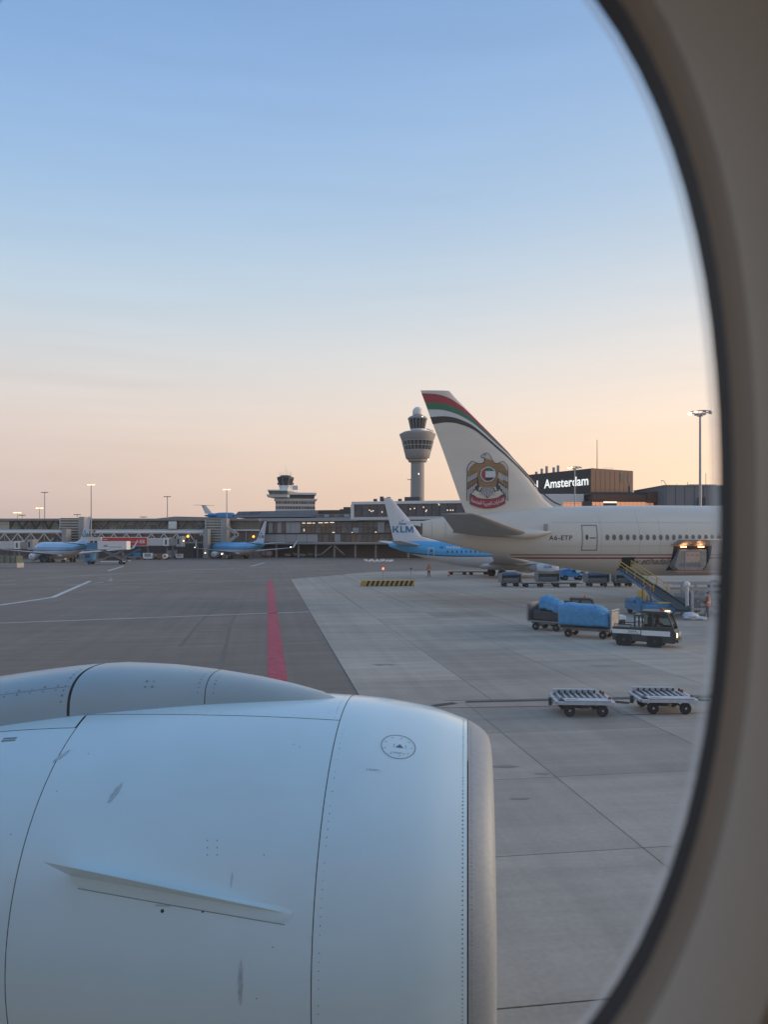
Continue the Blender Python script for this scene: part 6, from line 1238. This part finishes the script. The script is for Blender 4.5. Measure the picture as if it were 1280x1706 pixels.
# ---- catering truck beside the left jet
v = G(172, 940); ct2 = thing('catering_truck', 'catering truck with a white box raised on a scissor lift over a blue cab', 'truck', (v.x, v.y, 0), R(178)); k_ = v.y / FPX
bz0, bz1 = P(0, 915.5, v.y).z, P(0, 901.5, v.y).z
bxx = MB().span(-6.1, .9, -1.25, 1.25, bz0, bz1).build('cargo_box', m_['white'], ct2, bevel=.06); tag(bxx, 'white raised cargo box with small crown logo')
MB().span(.95, 3.8, -1.1, 1.1, bz0 - .1, bz0 + .05).build('platform', m_['galv'], ct2); MB().span(1.0, 3.4, .9, 1.1, bz0 + .06, bz0 + 1.6).build('platform_screen', m_['blue'], ct2)
MB().span(-6.3, 4.1, -1.0, 1.0, .75, 1.0).build('chassis', m_['midgrey'], ct2); MB().span(-5.8, .2, -1.12, -1.02, .55, .78).build('side_guard', m_['white'], ct2); MB().span(-5.8, .2, 1.02, 1.12, .55, .78).build('side_guard', m_['white'], ct2)
cb = MB().prism([(2.2, .6), (4.2, .6), (4.25, 1.5), (3.95, 2.6), (2.2, 2.65)], -1.15, 1.15).build('cab', m_['blue'], ct2, bevel=.08); MB().prism([(2.7, 1.55), (4.0, 1.55), (3.8, 2.4), (2.7, 2.4)], -1.17, 1.17).build('cab_window', m_['dark'], cb)
for s in (-.8, .8):
    for p, q in (((-5.2, 1.0), (.2, bz0 - .1)), ((.2, 1.0), (-5.2, bz0 - .1))): MB().bar((p[0], s, p[1]), (q[0], s, q[1]), .2, .28).build('scissor_arm', m_['midgrey'], ct2)
MB().span(-5, -1, -.7, .7, 1.05, 1.6).build('lift_machinery', m_['dark'], ct2, bevel=.1)
for x in (-4.6, 2.9):
    for y in (-1.0, 1.0): wheel(ct2, x, y, .5, .3)
lgx = MB().span(-1.6, -.6, 1.26, 1.275, bz1 - 1.3, bz1 - 1.1).build('logo_bar', m_['logo_blue'], bxx); MB().span(-4.9, -2.0, 1.26, 1.275, bz1 - 1.45, bz1 - 1.3).build('lettering', m_['galv'], bxx)
for x in (-1.4, -1.1, -.8): MB().box((x, 1.27, bz1 - .95), (.16, .015, .16)).build('logo_dot', m_['logo_blue'], bxx)

# ---- bits along the foot of the pier
def uld(label, px, py, m, w_=1.9, h=1.6):
    v = G(px, py); o = thing('cargo_container', label, 'container', (v.x, v.y, 0), R(random.uniform(-6, 6)), 'containers along the pier'); MB().prism([(-w_ * .38, .35), (w_ / 2, .35), (w_ / 2, .35 + h), (-w_ / 2, .35 + h), (-w_ / 2, .8)], -.75, .75).build('shell', m_[m], o, bevel=.03)
    MB().span(-w_ * .3, w_ * .42, -.77, -.752, .9, h + .2).build('door_panel', m_['grey'] if m != 'grey' else m_['offwhite'], o); MB().span(-w_ / 2, w_ / 2, -.8, .8, .2, .34).build('dolly_deck', m_['dark'], o)
    for x in (-w_ * .35, w_ * .35):
        for y in (-.6, .6): wheel(o, x, y, .18, .1)
    return o
uld('white container with a dark front at the foot of the red banner bridge', 246, 932.5, 'white', 2.6, 1.7); uld('pale grey container right of the white dark fronted one', 254, 932, 'galv', 1.5, 1.5); uld('black container right of the pale grey one along the pier', 262, 932, 'dark', 2.0, 1.5)
uld('tan container stack base near the gate columns', 284, 930, 'contdoor', 2.2, 2.2); uld('brown wooden crate container beside the tan one', 292, 930, 'brown', 2.0, 2.6); uld('white low container right end near the gate columns', 299, 931.5, 'offwhite', 2.0, 1.3)
v = G(272, 932.5); o = thing('generator_cart', 'orange and white generator cart with a round drum along the pier', 'cart', (v.x, v.y, 0)); MB().span(-1.8, -.2, -.6, .6, .4, 1.9).build('engine_box', m_['brown'], o, bevel=.05); MB().cyl((.6, -.6, 1.1), (.6, .6, 1.1), .75, n=18).build('hose_drum', m_['white'], o); MB().cyl((.6, -.62, 1.1), (.6, -.66, 1.1), .3, n=12).build('drum_hub', m_['dark'], o); MB().span(-1.9, 1.5, -.6, .6, .3, .38).build('deck', m_['red'], o)
for x in (-1.4, 1.0):
    for y in (-.6, .6): wheel(o, x, y, .2, .12)
v = G(222, 932); o = thing('belt_loader', 'small blue belt loader slanting up at the foot of the red banner bridge', 'belt loader', (v.x, v.y, 0)); MB().bar((-2.6, 0, .9), (2.2, 0, 3.2), 1.1, .3).build('boom', m_['blue'], o); MB().bar((-2.6, 0, 1.07), (2.2, 0, 3.37), .8, .04).build('belt', m_['dark'], o); MB().span(-2.2, 2.2, -.9, .9, .4, 1.0).build('chassis', m_['midgrey'], o, bevel=.05); MB().span(.2, 2.2, -.6, .6, 1.0, 2.1).build('cab', m_['blue'], o, bevel=.1)
for x in (-1.5, 1.5):
    for y in (-.8, .8): wheel(o, x, y, .35, .2)
mat('red_crate', (.36, .10, .05), .6)
for k, (px, lab) in enumerate(((437, 'left one of two orange red containers behind the centre left jet'), (448, 'right one of two orange red containers behind the centre left jet'))): uld(lab, px, 928.5, 'red_crate', 2.4, 1.9)
for k, (px, lab, m) in enumerate(((480, 'grey cart beneath the terminal pillars, leftmost of the row', 'galv'), (493, 'grey cart beneath the terminal pillars, second of the row', 'midgrey'), (505, 'grey cart beneath the terminal pillars, third of the row', 'galv'), (517, 'grey cart beneath the terminal pillars, fourth of the row', 'midgrey'), (529, 'grey cart beneath the terminal pillars, at the diagonal brace', 'galv'))): uld(lab, px, 928, m, 2.2, .9 + .3 * (k % 2))
uld('white box cart under the terminal, left of the pair', 551, 926, 'white', 2.6, 1.1); uld('white box cart under the terminal, right of the pair', 575, 926, 'white', 2.4, 1.1)
v = G(96, 936.5); o = thing('baggage_tractor', 'blue tractor with pale trailer seen beneath the left jet', 'tractor', (v.x, v.y, 0)); MB().prism([(-4.6, .5), (-2.4, .5), (-2.4, 1.2), (-3.2, 1.3), (-3.4, 1.9), (-4.5, 1.9)], -.7, .7).build('body', m_['blue'], o, bevel=.06); MB().span(-4.3, -3.5, -.72, .72, 1.35, 1.8).build('cab_window', m_['dark'], o); MB().span(-2.0, 2.2, -.8, .8, .6, 1.1).build('trailer', m_['white'], o, bevel=.05); MB().span(-1.8, 2.0, -.7, .7, 1.15, 1.5).build('trailer_load', m_['offwhite'], o, bevel=.1)
for x in (-4.1, -2.8, -1.2, 1.5):
    for y in (-.6, .6): wheel(o, x, y, .3, .18)
v = G(8, 946); o = thing('concrete_kiosk', 'low concrete plinth with a dark green railing box at the left photo edge', 'kiosk', (v.x, v.y, 0)); MB().span(-6, 2.5, 0, 3, 0, .95).build('plinth', m_['concrete_wall'], o, bevel=.05); MB().span(-6, 2.3, .1, 2.9, .952, 2.4).build('railing_box', m_['glassgreen'], o)
for k in range(8): MB().span(-5.9 + k * 1.15, -5.8 + k * 1.15, .0, .09, .955, 2.5).build('rail_post', m_['dark'], o)
for px, py, Y, lab in ((313, 893.5, 250, 'orange glowing lamp ball on the gate portal walkway'), (422.5, 894, 262, 'orange glowing lamp ball left of the centre left jet fin')):
    t = P(px, py, Y); o = thing('gate_lamp', lab, 'lamp', (t.x, Y, 0)); MB().cyl((0, 0, 0), (0, 0, t.z), .1, n=8).build('pole', m_['dark'], o); blob(MB(), (0, 0, t.z), (.42, .42, .42), 12, 8, 0).build('globe', m_['lamp_orange'], o, True)
for px, py, lab in ((306, 901, 'small warm white lamp below the orange lamp ball'), (342, 921, 'low warm lamp beside the engine of the centre left jet')):
    t = P(px, py, 238); o = thing('gate_lamp', lab, 'lamp', (t.x, 238, 0)); MB().cyl((0, 0, 0), (0, 0, t.z), .06, n=6).build('pole', m_['dark'], o); blob(MB(), (0, 0, t.z), (.22, .22, .22), 10, 6, 0).build('globe', m_['lamp_on'], o, True)
